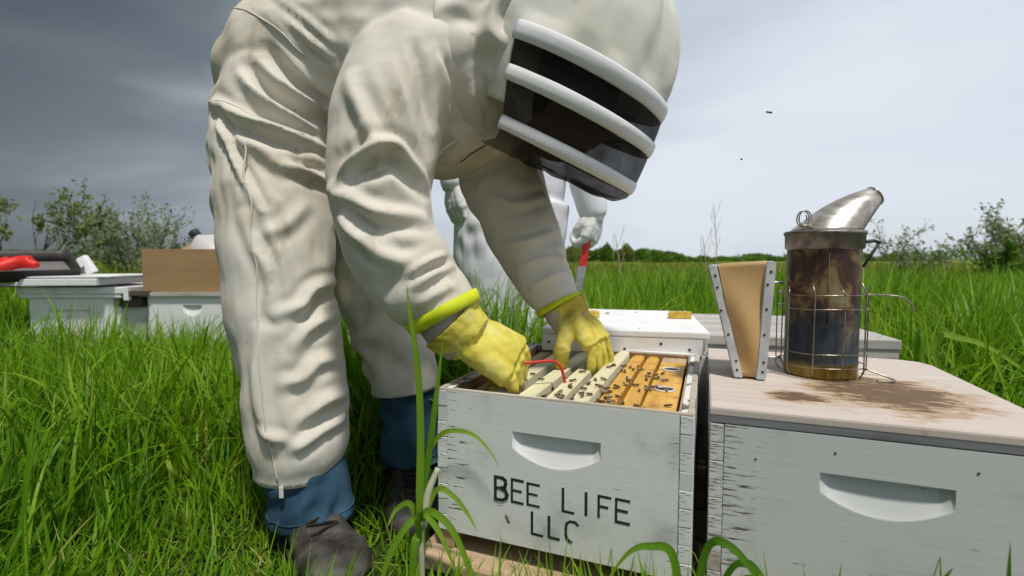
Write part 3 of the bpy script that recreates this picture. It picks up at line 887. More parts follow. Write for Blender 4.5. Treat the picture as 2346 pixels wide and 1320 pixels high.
def make_garment(name, tubes, voxel, mat, parent, base, strokes=(), cuts=(), iters=90, smooth=5, seed=1, beta=.42, passes=2, nlim=(-.018, .026), namp=.004, grav=0.0, sub=False, sharp=.7, fine=.04, late=()):
    """tubes: list of (keys, kax, kcirc, ref). cuts: (point, normal, radius) open ends"""
    V, F = [], []; SP, ST, SK, SR = [], [], [], []
    for keys, kax, kc, ref in tubes:
        P, Ra, Rb = res(keys)
        v, f = loft_data(P, Ra, Rb, ref); k = len(V); V += v; F += [tuple(q + k for q in g) for g in f]
        T, _, _ = frames_along(P)
        t = np.linspace(0, 1, len(P))
        SP.append(P); ST.append(T); SR.append((Ra + Rb) / 2)
        SK.append(np.stack([np.interp(t, np.linspace(0, 1, len(kax)), kax), np.interp(t, np.linspace(0, 1, len(kc)), kc)], 1))
    me = remesh(pydata('g', V, F), voxel, smooth)
    V0, N0, Q = mesh_arrays(me)
    bpy.data.meshes.remove(me)
    SP, ST, SK, SR = np.vstack(SP), np.vstack(ST), np.vstack(SK), np.concatenate(SR)
    axis = np.zeros_like(V0); K = np.zeros((len(V0), 2))
    for s in range(0, len(V0), 8000):
        D = np.linalg.norm(V0[s:s + 8000, None, :] - SP[None], axis=2) / SR[None]
        jj = np.argsort(D, 1)[:, :6]; w = 1 / (np.take_along_axis(D, jj, 1) ** 4 + 1e-6); w /= w.sum(1)[:, None]
        axis[s:s + 8000] = ST[jj[:, 0]]
        K[s:s + 8000] = (SK[jj] * w[..., None]).sum(1)
    # the pull of the cloth wanders: folds run obliquely, and some areas stay smooth
    al = 1.15 * vnoise(V0, 4.5, seed + 40) + .5 * vnoise(V0, 11, seed + 41)
    side = np.cross(N0, axis)
    axis = axis * np.cos(al)[:, None] + side * np.sin(al)[:, None]
    patch = np.clip(.75 + .9 * vnoise(V0, 6.0, seed + 42), .1, 1.6)
    K = K * patch[:, None]
    sd = strokes_disp(V0, strokes)
    X = relax(V0, N0, Q, axis, K[:, 0], K[:, 1], iters, beta, passes, nlim, seed, sd, grav, namp)
    X = sharpen(V0, N0, Q, X, sharp)
    if late: X = X + N0 * np.clip(1.6 * strokes_disp(V0, late, True), -.022, .028)[:, None]
    if fine:
        me2 = np_mesh('f', X, Q); n2 = np.empty(len(X) * 3); me2.vertices.foreach_get('normal', n2); n2 = n2.reshape(-1, 3); bpy.data.meshes.remove(me2)
        pf = np.clip(.5 + 1.1 * vnoise(V0, 7, seed + 60), 0, 1.3)
        X = relax(X, n2, Q, axis, fine * pf, fine * .8 * pf, 45, .30, 1, (-.0045, .0045), seed + 9, None, 0, .0022, .85, 2.4)
    X = taubin(X, Q, 2)
    keep = np.ones(len(Q), bool)
    for pt, nv, rad in cuts:
        c = V0[Q].mean(1) - np.array(pt); h = c @ (np.array(nv) / np.linalg.norm(nv))
        keep &= ~((h > 0) & (np.linalg.norm(c, axis=1) < rad))
        ed = np.unique(Q[keep]); he = (X[ed] - np.array(pt)) @ (np.array(nv) / np.linalg.norm(nv))
        near = (np.abs((V0[ed] - np.array(pt)) @ (np.array(nv) / np.linalg.norm(nv))) < voxel * .75) & (np.linalg.norm(V0[ed] - np.array(pt), axis=1) < rad)
        X[ed[near]] -= he[near][:, None] * (np.array(nv) / np.linalg.norm(nv))[None]
    Q = Q[keep]
    used = np.unique(Q); remap = np.full(len(X), -1); remap[used] = np.arange(len(used))
    me = np_mesh(name, X[used] - np.array(base), remap[Q])
    o = link(name, me, mat, parent)
    md = o.modifiers.new('cloth', 'SOLIDIFY'); md.thickness = .0016; md.offset = -1
    if sub:
        sb = o.modifiers.new('sub', 'SUBSURF'); sb.levels = sb.render_levels = 1
    return o

def cloth_material(name, c1, c2, stain, stain_amt=.5, weave=900, sheen=.15):
    t = NT(name); v = t.mapping()
    n = t.noise(v, 5, 5, .6); n2 = t.noise(v, 3.1, 5, .62, .4); n3 = t.noise(v, 28, 4, .6)
    c = t.ramp(n, [(.35, c1), (.65, c2)])
    c = t.mix(t.math('MULTIPLY', t.step(n2, .52, .72), stain_amt), c, stain)
    c = t.mix(t.step(n3, .66, .80, 0, .30), c, tuple(x * .6 for x in stain))
    cool = t.noise(t.mapping((1, 1, 1), (3, 1, 2)), 2.2, 3, .5)
    c = t.mix(t.step(cool, .47, .64, 0, .4), c, tuple(x * f for x, f in zip(c2, (1.0, 1.03, 1.12))))
    rub = t.noise(t.mapping((1, 1, .55), (5, 2, 1)), 9, 6, .7, .3)
    c = t.mix(t.step(rub, .56, .70, 0, .5), c, tuple(x * .86 for x in stain))
    spots = t.noise(v, 90, 2)
    c = t.mix(t.step(spots, .765, .80, 0, .55), c, (.22, .15, .10))
    t.col(c); t.set(rough=.92, spec=.15)
    try:
        t.b.inputs['Sheen Weight'].default_value = sheen
    except KeyError: pass
    def crease(sc, dist):
        q = t.math('ABSOLUTE', t.math('SUBTRACT', t.noise(t.mapping((1, 1, 1.35)), sc, 2.5, .5, dist), .5))
        return t.step(q, 0, .10, 1, 0)
    h = t.math('ADD', t.math('MULTIPLY', t.noise(v, weave, 2), .10), t.math('MULTIPLY', t.noise(v, 45, 4, .6), .55))
    h = t.math('ADD', h, t.math('MULTIPLY', crease(7, .8), .22))
    t.bump(h, .42, .0022)
    return t.m
M['suit'] = cloth_material('cream_cotton', (.585, .54, .455), (.685, .645, .565), (.42, .33, .21), .75)
M['suit2'] = cloth_material('white_cotton', (.70, .70, .76), (.77, .77, .82), (.62, .61, .64), .3)
M['hood'] = cloth_material('hood_cotton', (.60, .585, .50), (.68, .67, .61), (.48, .43, .29), .5)
M['band'] = cloth_material('white_piping', (.70, .70, .72), (.78, .78, .80), (.62, .60, .58), .3)
M['jeans'] = mottled('denim', (.014, .045, .085), (.045, .115, .19), 9, .85, .5, 500, .0008, (1, 1, .6))
M['boot'] = mottled('worn_leather', (.020, .017, .015), (.078, .070, .063), 18, .6, .5, 60, .002)
M['sole'] = mottled('boot_sole', (.02, .018, .016), (.05, .045, .04), 20, .8, .4, 60)
M['lace'] = mottled('boot_lace', (.012, .010, .008), (.03, .025, .02), 90, .9, .3)
def glove_material():
    t = NT('yellow_leather'); v = t.mapping()
    n = t.noise(v, 16, 5, .6); n2 = t.noise(v, 11, 4, .6, .5); cr = t.noise(t.mapping((1, 1, 1)), 70, 5, .65, .4)
    c = t.ramp(n, [(.32, (.46, .37, .03)), (.55, (.62, .54, .09)), (.75, (.68, .63, .26))])
    c = t.mix(t.step(n2, .58, .76, 0, .7), c, (.22, .15, .02))
    t.col(c); t.set(rough=.6, spec=.3); t.bump(t.math('ADD', cr, t.math('MULTIPLY', t.noise(v, 24, 4), 1.4)), .6, .003)
    return t.m
M['glove'] = glove_material()
M['trim'] = mottled('yellow_trim', (.55, .62, .01), (.66, .72, .025), 30, .8, .5, 300, .001)
M['cuff'] = mottled('grey_knit_cuff', (.36, .31, .29), (.48, .42, .40), 12, .95, .6, 120, .002)
M['skin'] = mottled('skin', (.30, .15, .10), (.38, .20, .14), 14, .55, .2)
M['hair'] = mottled('dark_hair', (.015, .010, .008), (.05, .03, .02), 60, .6, .5)
def veil_material():
    t = NT('black_veil_mesh'); t.col((.010, .009, .009)); t.set(rough=.7, spec=.2)
    tr_ = t.n.new('ShaderNodeBsdfTransparent'); mx = t.n.new('ShaderNodeMixShader')
    n = t.noise(t.mapping(), 13, 4)
    t.lk(t.step(n, .3, .7, .15, .36), mx.inputs[0])
    t.lk(t.b.outputs[0], mx.inputs[1]); t.lk(tr_.outputs[0], mx.inputs[2]); t.lk(mx.outputs[0], t.out.inputs['Surface'])
    return t.m
M['veil'] = veil_material()

def orth(x, z):
    x = np.array(x, float); x /= np.linalg.norm(x); z = np.array(z, float); z = z - x * (z @ x); z /= np.linalg.norm(z)
    return x, np.cross(z, x), z

def make_hand(name, wrist, fwd, back, left, curls, thumb, mat, parent, base, scale=1.0, cuff=(-.05, 0, 0), voxel=.0038, fat=1.0, spread=(1, 1, 1, 1), cuff_r=(.036, .034, .032), ffat=1.0):
    """five separate fingers rooted in a palm; curls = three joint angles for index..little"""
    x, y, z = orth(fwd, back)
    if left: y = -y
    fr = lambda p: np.array(wrist) + scale * (p[0] * x + p[1] * y + p[2] * z)
    ch = []
    def add(pts, r):
        P = spline([fr(p) for p in pts], 4); ch.append((P, np.interp(np.linspace(0, 1, len(P)), np.linspace(0, 1, len(r)), np.array(r) * scale * fat)))
    ys = (.036, .0125, -.0115, -.035); ln = (.95, 1.05, .98, .80)
    for k in range(4):
        add([(-.012, ys[k] * .55, 0), (.045, ys[k] * .85, .004), (.094, ys[k], .002 if k in (1, 2) else -.003)], [.021, .021, .0185])
        p = np.array([.094, ys[k], .0]); ang = 0.0; pts = [tuple(p)]; sp = .05 * (1.5 - k) * spread[k]
        for q, seg in enumerate((.046, .030, .026)):
            ang += curls[k][q]
            p = p + seg * ln[k] * np.array([math.cos(ang), sp * math.cos(ang), -math.sin(ang)]); pts.append(tuple(p))
        P = [fr(q) for q in pts]; rr = np.array([.0132, .0118, .0112, .0095]) * scale * fat * ffat
        PP = spline(P, 4); ch.append((PP, np.interp(np.linspace(0, 1, len(PP)), np.linspace(0, 1, 4), rr)))
    add([(.0, .02, -.006)] + list(thumb), [.024, .021, .0175, .0155, .0125][:1 + len(thumb)])
    cf = np.array(cuff); add([tuple(cf), tuple(cf * .45), (.012, 0, 0)], cuff_r)
    me = blob_mesh(name, ch, voxel * scale, 4, 16)
    V, N, Q = mesh_arrays(me)
    V = V + N * (.0012 * vnoise(V, 95, 4) + .0016 * vnoise(V, 45, 7))[:, None]
    me2 = np_mesh(name, V - np.array(base), Q); bpy.data.meshes.remove(me)
    return link(name, me2, mat, parent)

def ring_band(name, c, axis, r0, r1, length, mat, parent, base, thick=.004, squash=1.0, ref=(0, 0, 1), wob=.0):
    x, y, z = orth(axis, ref); n = 48; V, F = [], []
    prof = [(0, r0), (0, r0 + thick), (length * .5, (r0 + r1) / 2 + thick * 1.25), (length, r1 + thick), (length, r1)]
    for l, r in prof:
        for j in range(n):
            a = 2 * math.pi * j / n; q = r * (1 + wob * math.sin(3 * a + 1) + wob * .6 * math.sin(5 * a))
            V.append(np.array(c) + x * l + y * q * math.cos(a) * squash + z * q * math.sin(a) - np.array(base))
    m = len(prof)
    for i in range(m):
        for j in range(n): F.append((i * n + j, i * n + (j + 1) % n, ((i + 1) % m) * n + (j + 1) % n, ((i + 1) % m) * n + j))
    return link(name, pydata(name, V, F), mat, parent)

# ------------------------------------------------------------ the beekeeper bending over the open hive
BK = (-.36, 1.1, 0.0)
bk = thing('person', 'person in stained cream bee suit bending over the open hive', 'person', BK)
leg_r = [(-.495, 1.15, 1.00, .125), (-.505, 1.105, .88, .126), (-.496, 1.06, .74, .117), (-.478, 1.03, .60, .109), (-.460, 1.005, .46, .101), (-.436, .99, .32, .096), (-.427, .985, .21, .093), (-.427, .985, .160, .084), (-.427, .985, .125, .078)]
leg_l = [(-.49, 1.30, 1.0, .135), (-.465, 1.30, .87, .13), (-.410, 1.28, .71, .12), (-.350, 1.25, .54, .106), (-.300, 1.225, .40, .090), (-.266, 1.21, .29, .080), (-.258, 1.205, .235, .074)]
torso = [(-.652, 1.20, .962, .05, .045), (-.615, 1.20, .965, .155, .098), (-.54, 1.205, .985, .195, .148), (-.43, 1.195, 1.02, .198, .165), (-.29, 1.165, 1.01, .205, .195), (-.165, 1.13, .965, .215, .218), (-.075, 1.11, .965, .19, .185), (.005, 1.08, .985, .135, .135), (.05, 1.06, .985, .10, .10)]
arm_r = [(-.13, 1.09, .98, .138), (-.192, 1.005, .925, .122), (-.230, .945, .82, .102), (-.236, .915, .70, .089), (-.218, .90, .605, .083), (-.170, .895, .530, .075), (-.130, .892, .485, .064), (-.105, .89, .445, .061)]
arm_l = [(-.085, 1.20, .93, .135), (-.045, 1.235, .83, .108), (-.012, 1.215, .73, .096), (.030, 1.175, .62, .080), (.072, 1.13, .525, .062), (.105, 1.10, .468, .048), (.122, 1.085, .435, .046)]
# the main folds of the suit, as ridges (+) and valleys (-) on the cloth: points, width, height
STROKES = [
    ([(-0.28, 0.838, 0.715), (-0.241, 0.83, 0.737), (-0.202, 0.838, 0.755), (-0.175, 0.853, 0.729), (-0.155, 0.877, 0.699)], 0.012, 0.017),
    ([(-0.256, 0.828, 0.704), (-0.224, 0.828, 0.718), (-0.197, 0.838, 0.729), (-0.175, 0.851, 0.711), (-0.162, 0.863, 0.691)], 0.013, -0.013),
    ([(-0.276, 0.868, 0.875), (-0.247, 0.841, 0.816), (-0.231, 0.835, 0.779), (-0.223, 0.832, 0.754)], 0.013, 0.009),
    ([(-0.254, 0.854, 0.863), (-0.226, 0.839, 0.808), (-0.211, 0.836, 0.765)], 0.012, -0.008),
    ([(-0.197, 0.862, 0.894), (-0.182, 0.857, 0.842), (-0.169, 0.862, 0.793), (-0.163, 0.868, 0.765)], 0.014, 0.008),
    ([(-0.169, 0.881, 0.937), (-0.151, 0.879, 0.871), (-0.142, 0.895, 0.806)], 0.009, -0.011),
    ([(-0.119, 0.907, 0.929), (-0.105, 0.926, 0.887), (-0.103, 0.945, 0.851)], 0.009, -0.01),
    ([(-0.132, 0.898, 0.93), (-0.122, 0.906, 0.881), (-0.121, 0.926, 0.833)], 0.011, 0.009),
    ([(-0.069, 0.923, 0.92), (-0.067, 0.939, 0.876), (-0.076, 0.958, 0.839)], 0.008, -0.009),
    ([(-0.088, 0.917, 0.938), (-0.083, 0.929, 0.889), (-0.09, 0.949, 0.848)], 0.01, 0.009),
    ([(-0.049, 0.933, 1.021), (-0.043, 0.925, 0.964), (-0.051, 0.93, 0.912)], 0.008, -0.012),
    ([(-0.036, 0.936, 1.023), (-0.028, 0.928, 0.965), (-0.036, 0.936, 0.906)], 0.009, 0.009),
    ([(-0.301, 0.855, 0.685), (-0.259, 0.826, 0.661), (-0.217, 0.82, 0.644), (-0.152, 0.86, 0.636)], 0.011, 0.009),
    ([(-0.294, 0.847, 0.665), (-0.252, 0.823, 0.636), (-0.208, 0.819, 0.621), (-0.156, 0.845, 0.619)], 0.012, -0.008),
    ([(-0.286, 0.84, 0.657), (-0.265, 0.828, 0.622), (-0.236, 0.819, 0.597), (-0.178, 0.819, 0.565)], 0.012, 0.01),
    ([(-0.268, 0.829, 0.658), (-0.23, 0.818, 0.607), (-0.184, 0.82, 0.586), (-0.145, 0.843, 0.594)], 0.011, -0.007),
    ([(-0.118, 0.86, 0.573), (-0.143, 0.83, 0.561), (-0.172, 0.819, 0.54)], 0.006, 0.008),
    ([(-0.102, 0.876, 0.557), (-0.133, 0.831, 0.544), (-0.165, 0.82, 0.527)], 0.006, 0.008),
    ([(-0.109, 0.871, 0.566), (-0.136, 0.832, 0.553), (-0.167, 0.82, 0.534)], 0.006, -0.007),
    ([(-0.154, 0.825, 0.492), (-0.125, 0.829, 0.512), (-0.099, 0.848, 0.524)], 0.006, 0.006),
    ([(-0.584, 1.002, 0.875), (-0.512, 0.962, 0.834), (-0.458, 0.965, 0.815), (-0.419, 0.987, 0.806), (-0.382, 1.054, 0.789)], 0.01, 0.016),
    ([(-0.575, 0.99, 0.853), (-0.51, 0.957, 0.815), (-0.456, 0.96, 0.796), (-0.418, 0.983, 0.786), (-0.382, 1.047, 0.768)], 0.012, -0.012),
    ([(-0.514, 0.995, 0.947), (-0.481, 0.984, 0.907), (-0.444, 0.99, 0.879), (-0.41, 1.012, 0.859), (-0.383, 1.068, 0.851)], 0.011, -0.016),
    ([(-0.495, 0.997, 0.953), (-0.456, 0.993, 0.91), (-0.418, 1.011, 0.881), (-0.378, 1.055, 0.868)], 0.011, 0.013),
    ([(-0.516, 0.986, 0.92), (-0.486, 0.976, 0.884), (-0.447, 0.98, 0.853), (-0.408, 1.006, 0.83)], 0.012, 0.012),
    ([(-0.463, 1.018, 0.993), (-0.417, 1.013, 0.951), (-0.363, 1.015, 0.894)], 0.011, 0.01),
    ([(-0.479, 1.011, 0.984), (-0.438, 1.011, 0.938), (-0.382, 1.031, 0.893)], 0.01, -0.009),
    ([(-0.489, 1.033, 1.076), (-0.418, 1.0, 1.021), (-0.344, 0.975, 0.955)], 0.007, 0.009),
    ([(-0.487, 1.027, 1.058), (-0.427, 1.003, 1.007), (-0.355, 0.985, 0.942)], 0.007, -0.009),
    ([(-0.462, 1.024, 1.078), (-0.398, 0.993, 1.03), (-0.342, 0.97, 0.979)], 0.007, 0.008),
    ([(-0.424, 0.966, 0.746), (-0.399, 0.989, 0.734), (-0.379, 1.041, 0.721)], 0.009, 0.01),
    ([(-0.422, 0.981, 0.795), (-0.4, 1.003, 0.779), (-0.381, 1.051, 0.769)], 0.008, 0.009),
    ([(-0.425, 0.97, 0.762), (-0.399, 0.996, 0.754), (-0.38, 1.046, 0.745)], 0.008, -0.009),
    ([(-0.5, 0.953, 0.797), (-0.468, 0.95, 0.768), (-0.439, 0.956, 0.746), (-0.402, 0.985, 0.733)], 0.011, 0.008),
    ([(-0.581, 0.996, 0.861), (-0.544, 0.962, 0.799), (-0.51, 0.942, 0.738), (-0.463, 0.93, 0.658)], 0.006, 0.008),
    ([(-0.561, 0.981, 0.853), (-0.528, 0.956, 0.793), (-0.497, 0.941, 0.742), (-0.455, 0.934, 0.669)], 0.007, -0.006),
    ([(-0.495, 0.927, 0.646), (-0.47, 0.919, 0.592), (-0.446, 0.915, 0.54), (-0.438, 0.907, 0.469)], 0.01, 0.009),
    ([(-0.461, 0.928, 0.644), (-0.43, 0.925, 0.572), (-0.416, 0.918, 0.492)], 0.012, 0.007),
    ([(-0.398, 0.973, 0.673), (-0.426, 0.938, 0.629), (-0.46, 0.923, 0.612)], 0.011, 0.006),
    ([(-0.37, 1.051, 0.526), (-0.379, 0.957, 0.513), (-0.394, 0.932, 0.482), (-0.426, 0.91, 0.468)], 0.01, 0.009),
    ([(-0.36, 1.024, 0.456), (-0.375, 0.943, 0.444), (-0.397, 0.915, 0.411)], 0.01, 0.009),
    ([(-0.367, 1.046, 0.499), (-0.373, 0.961, 0.488), (-0.387, 0.933, 0.458)], 0.01, -0.007),
    ([(-0.346, 0.998, 0.37), (-0.366, 0.935, 0.374), (-0.388, 0.91, 0.347), (-0.415, 0.898, 0.342)], 0.011, 0.009),
    ([(-0.338, 0.984, 0.302), (-0.357, 0.931, 0.3), (-0.381, 0.906, 0.275)], 0.011, 0.009),
    ([(-0.336, 0.974, 0.253), (-0.356, 0.926, 0.247), (-0.388, 0.901, 0.227), (-0.401, 0.895, 0.221)], 0.009, 0.009),
    ([(-0.337, 0.978, 0.278), (-0.359, 0.924, 0.273), (-0.387, 0.902, 0.252)], 0.009, -0.006),
    ([(-0.454, 0.902, 0.437), (-0.463, 0.899, 0.366), (-0.455, 0.895, 0.286), (-0.431, 0.892, 0.231)], 0.012, 0.008),
    ([(-0.466, 0.899, 0.261), (-0.439, 0.892, 0.247), (-0.408, 0.894, 0.238)], 0.008, 0.007),
    ([(-0.042, 1.123, 0.708), (0.007, 1.109, 0.687), (0.071, 1.142, 0.705)], 0.009, 0.007),
    ([(-0.013, 1.108, 0.601), (0.035, 1.089, 0.605), (0.092, 1.118, 0.626)], 0.009, 0.007),
    ([(0.016, 1.091, 0.553), (0.058, 1.078, 0.567), (0.113, 1.107, 0.572)], 0.006, 0.006),
    ([(0.04, 1.079, 0.506), (0.076, 1.066, 0.526), (0.127, 1.102, 0.539)], 0.006, 0.007),
    ([(0.021, 1.09, 0.532), (0.063, 1.072, 0.546), (0.117, 1.101, 0.557)], 0.006, -0.006),
]
coverall = make_garment('coverall', [
    (leg_r, (.03, .03, .03, .02, .02, .03, .05, .02), (.03, .04, .04, .04, .04, .04), None),
    (leg_l, (.08, .09, .08, .06), (.05, .05), None),
    (torso, (.03, .03, .03, .03, .02), (.03, .04, .04), (0, 1, 0)),
    (arm_r, (.02, .02, .03, .04, .04, .07, .05, .02), (.03, .04, .03, .03), None),
    (arm_l, (.03, .04, .05, .06, .05, .02), (.03, .03), None)],
    .0060, M['suit'], bk, BK,
    late=STROKES,
    cuts=[((-.427, .985, .147), (0, .05, -1), .16), ((-.259, 1.205, .252), (.1, 0, -1), .15), ((-.121, .891, .474), (.48, -.05, -.88), .11), ((.106, 1.10, .466), (.42, -.25, -.87), .09)],
    iters=120, seed=3, beta=.42, passes=3, nlim=(-.016, .018), namp=.005, sharp=1.0)

# zip and tab at the trouser hem
link('zip_pull', box_mesh('zip_pull', .008, .003, .022, .001), M['plastic'], bk, (-.430 - BK[0], .898 - BK[1], .128))
# back yoke elastic seam and belly zip are thin piped seams on the suit
CV, CN, _ = mesh_arrays(coverall.data)
def seam_line(name, pts, r, mat, lift=.0006):
    P = spline(np.array(pts, float), 10) - np.array(BK); out = []
    ok = CN[:, 1] < .35
    VV, NN = CV[ok], CN[ok]
    for p in P:
        j = np.argsort(((VV - p) ** 2).sum(1))[:5]; out.append((VV[j] + NN[j] * lift).mean(0))
    out = np.array(out)
    for _ in range(3): out[1:-1] = (out[:-2] + 2 * out[1:-1] + out[2:]) / 4
    return link(name, multi_tube_mesh(name, [(out, r)], 6), mat, bk)
M['seam'] = mottled('seam_thread', (.48, .45, .38), (.58, .55, .48), 40, .9, .2)
M['zip'] = mottled('zip_tape', (.05, .05, .04), (.12, .11, .09), 60, .7, .2)
seam_line('seam', [(-.50, .93, .80), (-.478, .91, .66), (-.465, .90, .52), (-.452, .885, .38), (-.443, .885, .26), (-.435, .89, .155)], .0019, M['suit'], .0001)
seam_line('seam', [(-.66, 1.09, .915), (-.61, 1.02, .885), (-.54, .98, .86), (-.47, .96, .838), (-.40, .99, .82)], .0022, M['suit'], .0)
seam_line('seam', [(-.60, 1.06, 1.10), (-.53, 1.03, 1.06), (-.46, 1.0, 1.02), (-.40, 1.0, .965)], .0024, M['suit'], .0)
seam_line('zip', [(-.10, 1.05, .755), (-.07, 1.04, .768), (-.045, 1.03, .785)], .0015, M['zip'])
seam_line('seam', [(-.165, 1.0, .745), (-.11, .98, .775), (-.05, .97, .83), (-.03, .97, .87)], .0017, M['suit'], .0)

# trouser legs of the jeans, boots
def trousers(keys, seed, voxel=.0055):
    return make_garment('jeans_leg', [(keys, (.10, .13, .10), (.05, .05), None)], voxel, M['jeans'], bk, BK, iters=50, seed=seed, nlim=(-.008, .010), namp=.004,
                        cuts=[((keys[-1][0], keys[-1][1], keys[-1][2] + .012), (0, 0, -1), .13)])
jr = trousers([(-.425, .99, .25, .068), (-.416, .985, .17, .072), (-.408, .98, .11, .075), (-.403, .976, .070, .079), (-.402, .975, .045, .079)], 5)
jl = trousers([(-.258, 1.21, .33, .062), (-.250, 1.205, .22, .066), (-.246, 1.195, .14, .068), (-.244, 1.19, .095, .069), (-.244, 1.19, .075, .069)], 6)
def jeans_trim(keys, ob, ang):
    k = keys[-2]; b = np.array(BK)
    V_, N_, _q = mesh_arrays(ob.data)
    def snap(p): j = np.argsort(((V_ - (np.array(p) - b)) ** 2).sum(1))[:4]; return (V_[j] + N_[j] * .0006).mean(0)
    P = [snap((x + r * math.cos(ang), y + r * math.sin(ang), z)) for x, y, z, r in spline(np.array(keys[:-1], float), 6)]
    link('seam', multi_tube_mesh('seam', [(np.array(P), .0014)], 5), M['jeans'], ob)
    ringp = [snap((k[0] + k[3] * math.cos(a_), k[1] + k[3] * math.sin(a_), keys[-1][2] + .032)) for a_ in np.linspace(0, 2 * math.pi, 40)]
    link('hem', multi_tube_mesh('hem', [(np.array(ringp), .0016)], 5), M['jeans'], ob)
jeans_trim([(-.425, .99, .25, .068), (-.416, .985, .17, .072), (-.408, .98, .11, .075), (-.403, .976, .070, .079), (-.402, .975, .045, .079)], jr, -1.35)
jeans_trim([(-.258, 1.21, .33, .062), (-.250, 1.205, .22, .066), (-.246, 1.195, .14, .068), (-.244, 1.19, .095, .069), (-.244, 1.19, .075, .069)], jl, -1.1)
def boot(heel, d, ankle, top, seed):
    d = np.array([d[0], d[1], 0.0]); d /= np.linalg.norm(d); s_ = np.array([-d[1], d[0], 0]); o = np.array([heel[0], heel[1], 0.0])
    st = [(-.005, .020, .06), (.01, .034, .085), (.05, .041, .100), (.09, .043, .100), (.14, .045, .086), (.185, .049, .073), (.225, .053, .068), (.262, .052, .062), (.288, .042, .052), (.302, .022, .038)]
    st = [(a_, b_ * 1.13, c_) for a_, b_, c_ in st]
    V, F = [], []; n = 20
    for s, hw, tp in st:
        for j in range(n):
            a = 2 * math.pi * j / n; ca, sa = math.cos(a), math.sin(a)
            px = hw * np.sign(ca) * abs(ca) ** .75; pz = .018 + (tp - .018) * (.5 + .5 * np.sign(sa) * abs(sa) ** .8)
            V.append(o + d * s + s_ * px + np.array([0, 0, pz]))
    for i in range(len(st) - 1):
        for j in range(n): F.append((i * n + j, i * n + (j + 1) % n, (i + 1) * n + (j + 1) % n, (i + 1) * n + j))
    F.append(tuple(range(n - 1, -1, -1))); F.append(tuple(range((len(st) - 1) * n, len(st) * n)))
    v, f = loft_data([np.array(ankle) + np.array([0, 0, -.03]), np.array(ankle) + np.array([0, 0, .03]), np.array([ankle[0], ankle[1], top])], [.052, .053, .055])
    k = len(V); V = [tuple(q) for q in V] + v; F += [tuple(q + k for q in g) for g in f]
    me = remesh(pydata('b', V, F), .0042, 5); X, N, Q = mesh_arrays(me)
    loc = (X - o) @ np.stack([d, s_, [0, 0, 1]]).T
    crease = sum(am * np.exp(-((loc[:, 0] - c - kx * loc[:, 1]) / .004) ** 2) * np.clip((loc[:, 2] - .045) / .02, 0, 1) for c, kx, am in ((.196, .5, -.0026), (.212, -.35, -.0020)))
    crease = crease + .0014 * np.exp(-((np.abs(loc[:, 1]) - .026) / .006) ** 2) * ((loc[:, 0] > .07) & (loc[:, 0] < .20) & (loc[:, 2] > .06))
    cap = .0026 * np.clip((loc[:, 0] - .226) / .004, 0, 1)
    X = X + N * (crease + cap + .0016 * vnoise(X, 40, seed) + .0008 * vnoise(X, 110, seed))[:, None]
    up = link('boot', np_mesh('boot', X - np.array(BK), Q), M['boot'], bk)
    # sole
    bm = bmesh.new(); outl = []
    for s, hw, _ in st: outl.append(o + d * s + s_ * (hw + .004))
    for s, hw, _ in reversed(st): outl.append(o + d * s - s_ * (hw + .004))
    lo = [bm.verts.new(q - np.array(BK) + np.array([0, 0, .0])) for q in outl]; hi = [bm.verts.new(q - np.array(BK) + np.array([0, 0, .026])) for q in outl]
    bm.faces.new(hi); bm.faces.new(lo[::-1])
    for i in range(len(outl)):
        j = (i + 1) % len(outl); bm.faces.new((lo[i], lo[j], hi[j], hi[i]))
    bmesh.ops.bevel(bm, geom=list(bm.edges), offset=.003, segments=2, affect='EDGES')
    link('sole', bm_mesh(bm, 'sole'), M['sole'], up)
    def top_z(sx, sy):
        m_ = (np.abs(loc[:, 0] - sx) < .007) & (np.abs(loc[:, 1] - sy) < .007); return (loc[m_, 2].max() if m_.any() else .08) + .0022
    for k in range(4):
        s = .146 + .015 * k; w = .026; sg = (-1) ** k
        P = [o + d * (s + sg * .006 * q) + s_ * w * q + np.array([0, 0, top_z(s + sg * .006 * q, w * q)]) for q in (-1, -.6, -.2, .2, .6, 1)]
        link('lace', multi_tube_mesh('lace', [(spline(np.array(P) - np.array(BK), 4), .0024)], 6), M['lace'], up)
    return up
boot((-.462, 1.040), (.62, -.785), (-.408, .99, .08), .105, 3)
boot((-.262, 1.255), (.25, -.97), (-.247, 1.19, .09), .16, 4)

# gloves, cuffs and yellow trim
ring_band('sleeve_trim', (-.126, .891, .484), (.48, -.05, -.88), .0690, .0665, .0225, M['trim'], bk, BK, .0025, 1.0, wob=.03)
link('glove_cuff', blob_mesh('glove_cuff', [(spline(np.array([(-.130, .892, .49), (-.108, .892, .452), (-.078, .891, .420)]) - np.array(BK), 6), np.array([.060] * 4 + [.055] * 4 + [.050] * 5))], .0055, 3, 24), M['cuff'], bk)
ring_band('sleeve_trim', (.1035, 1.102, .472), (.42, -.25, -.87), .0520, .0510, .0125, M['trim'], bk, BK, .003, 1.0, wob=.02)
link('glove_cuff', blob_mesh('glove_cuff', [(spline(np.array([(.100, 1.103, .480), (.117, 1.088, .447), (.130, 1.076, .424)]) - np.array(BK), 6), np.array([.043] * 7 + [.040] * 6))], .0055, 3, 24), M['cuff'], bk)
hand_r = make_hand('glove', (-.082, .890, .430), (.88, -.06, -.44), (.36, -.62, .68), False,
          [(1.15, 1.25, .6), (1.10, 1.3, .6), (1.10, 1.3, .6), (1.05, 1.25, .6)],
          [(.035, .040, -.020), (.068, .046, -.038), (.098, .030, -.048), (.112, .010, -.050)], M['glove'], bk, BK, 1.05, (-.036, .004, .012), fat=1.08, cuff_r=(.056, .050, .042), spread=(1.6, 1.3, 1.3, 1.6), ffat=.92, voxel=.0033)
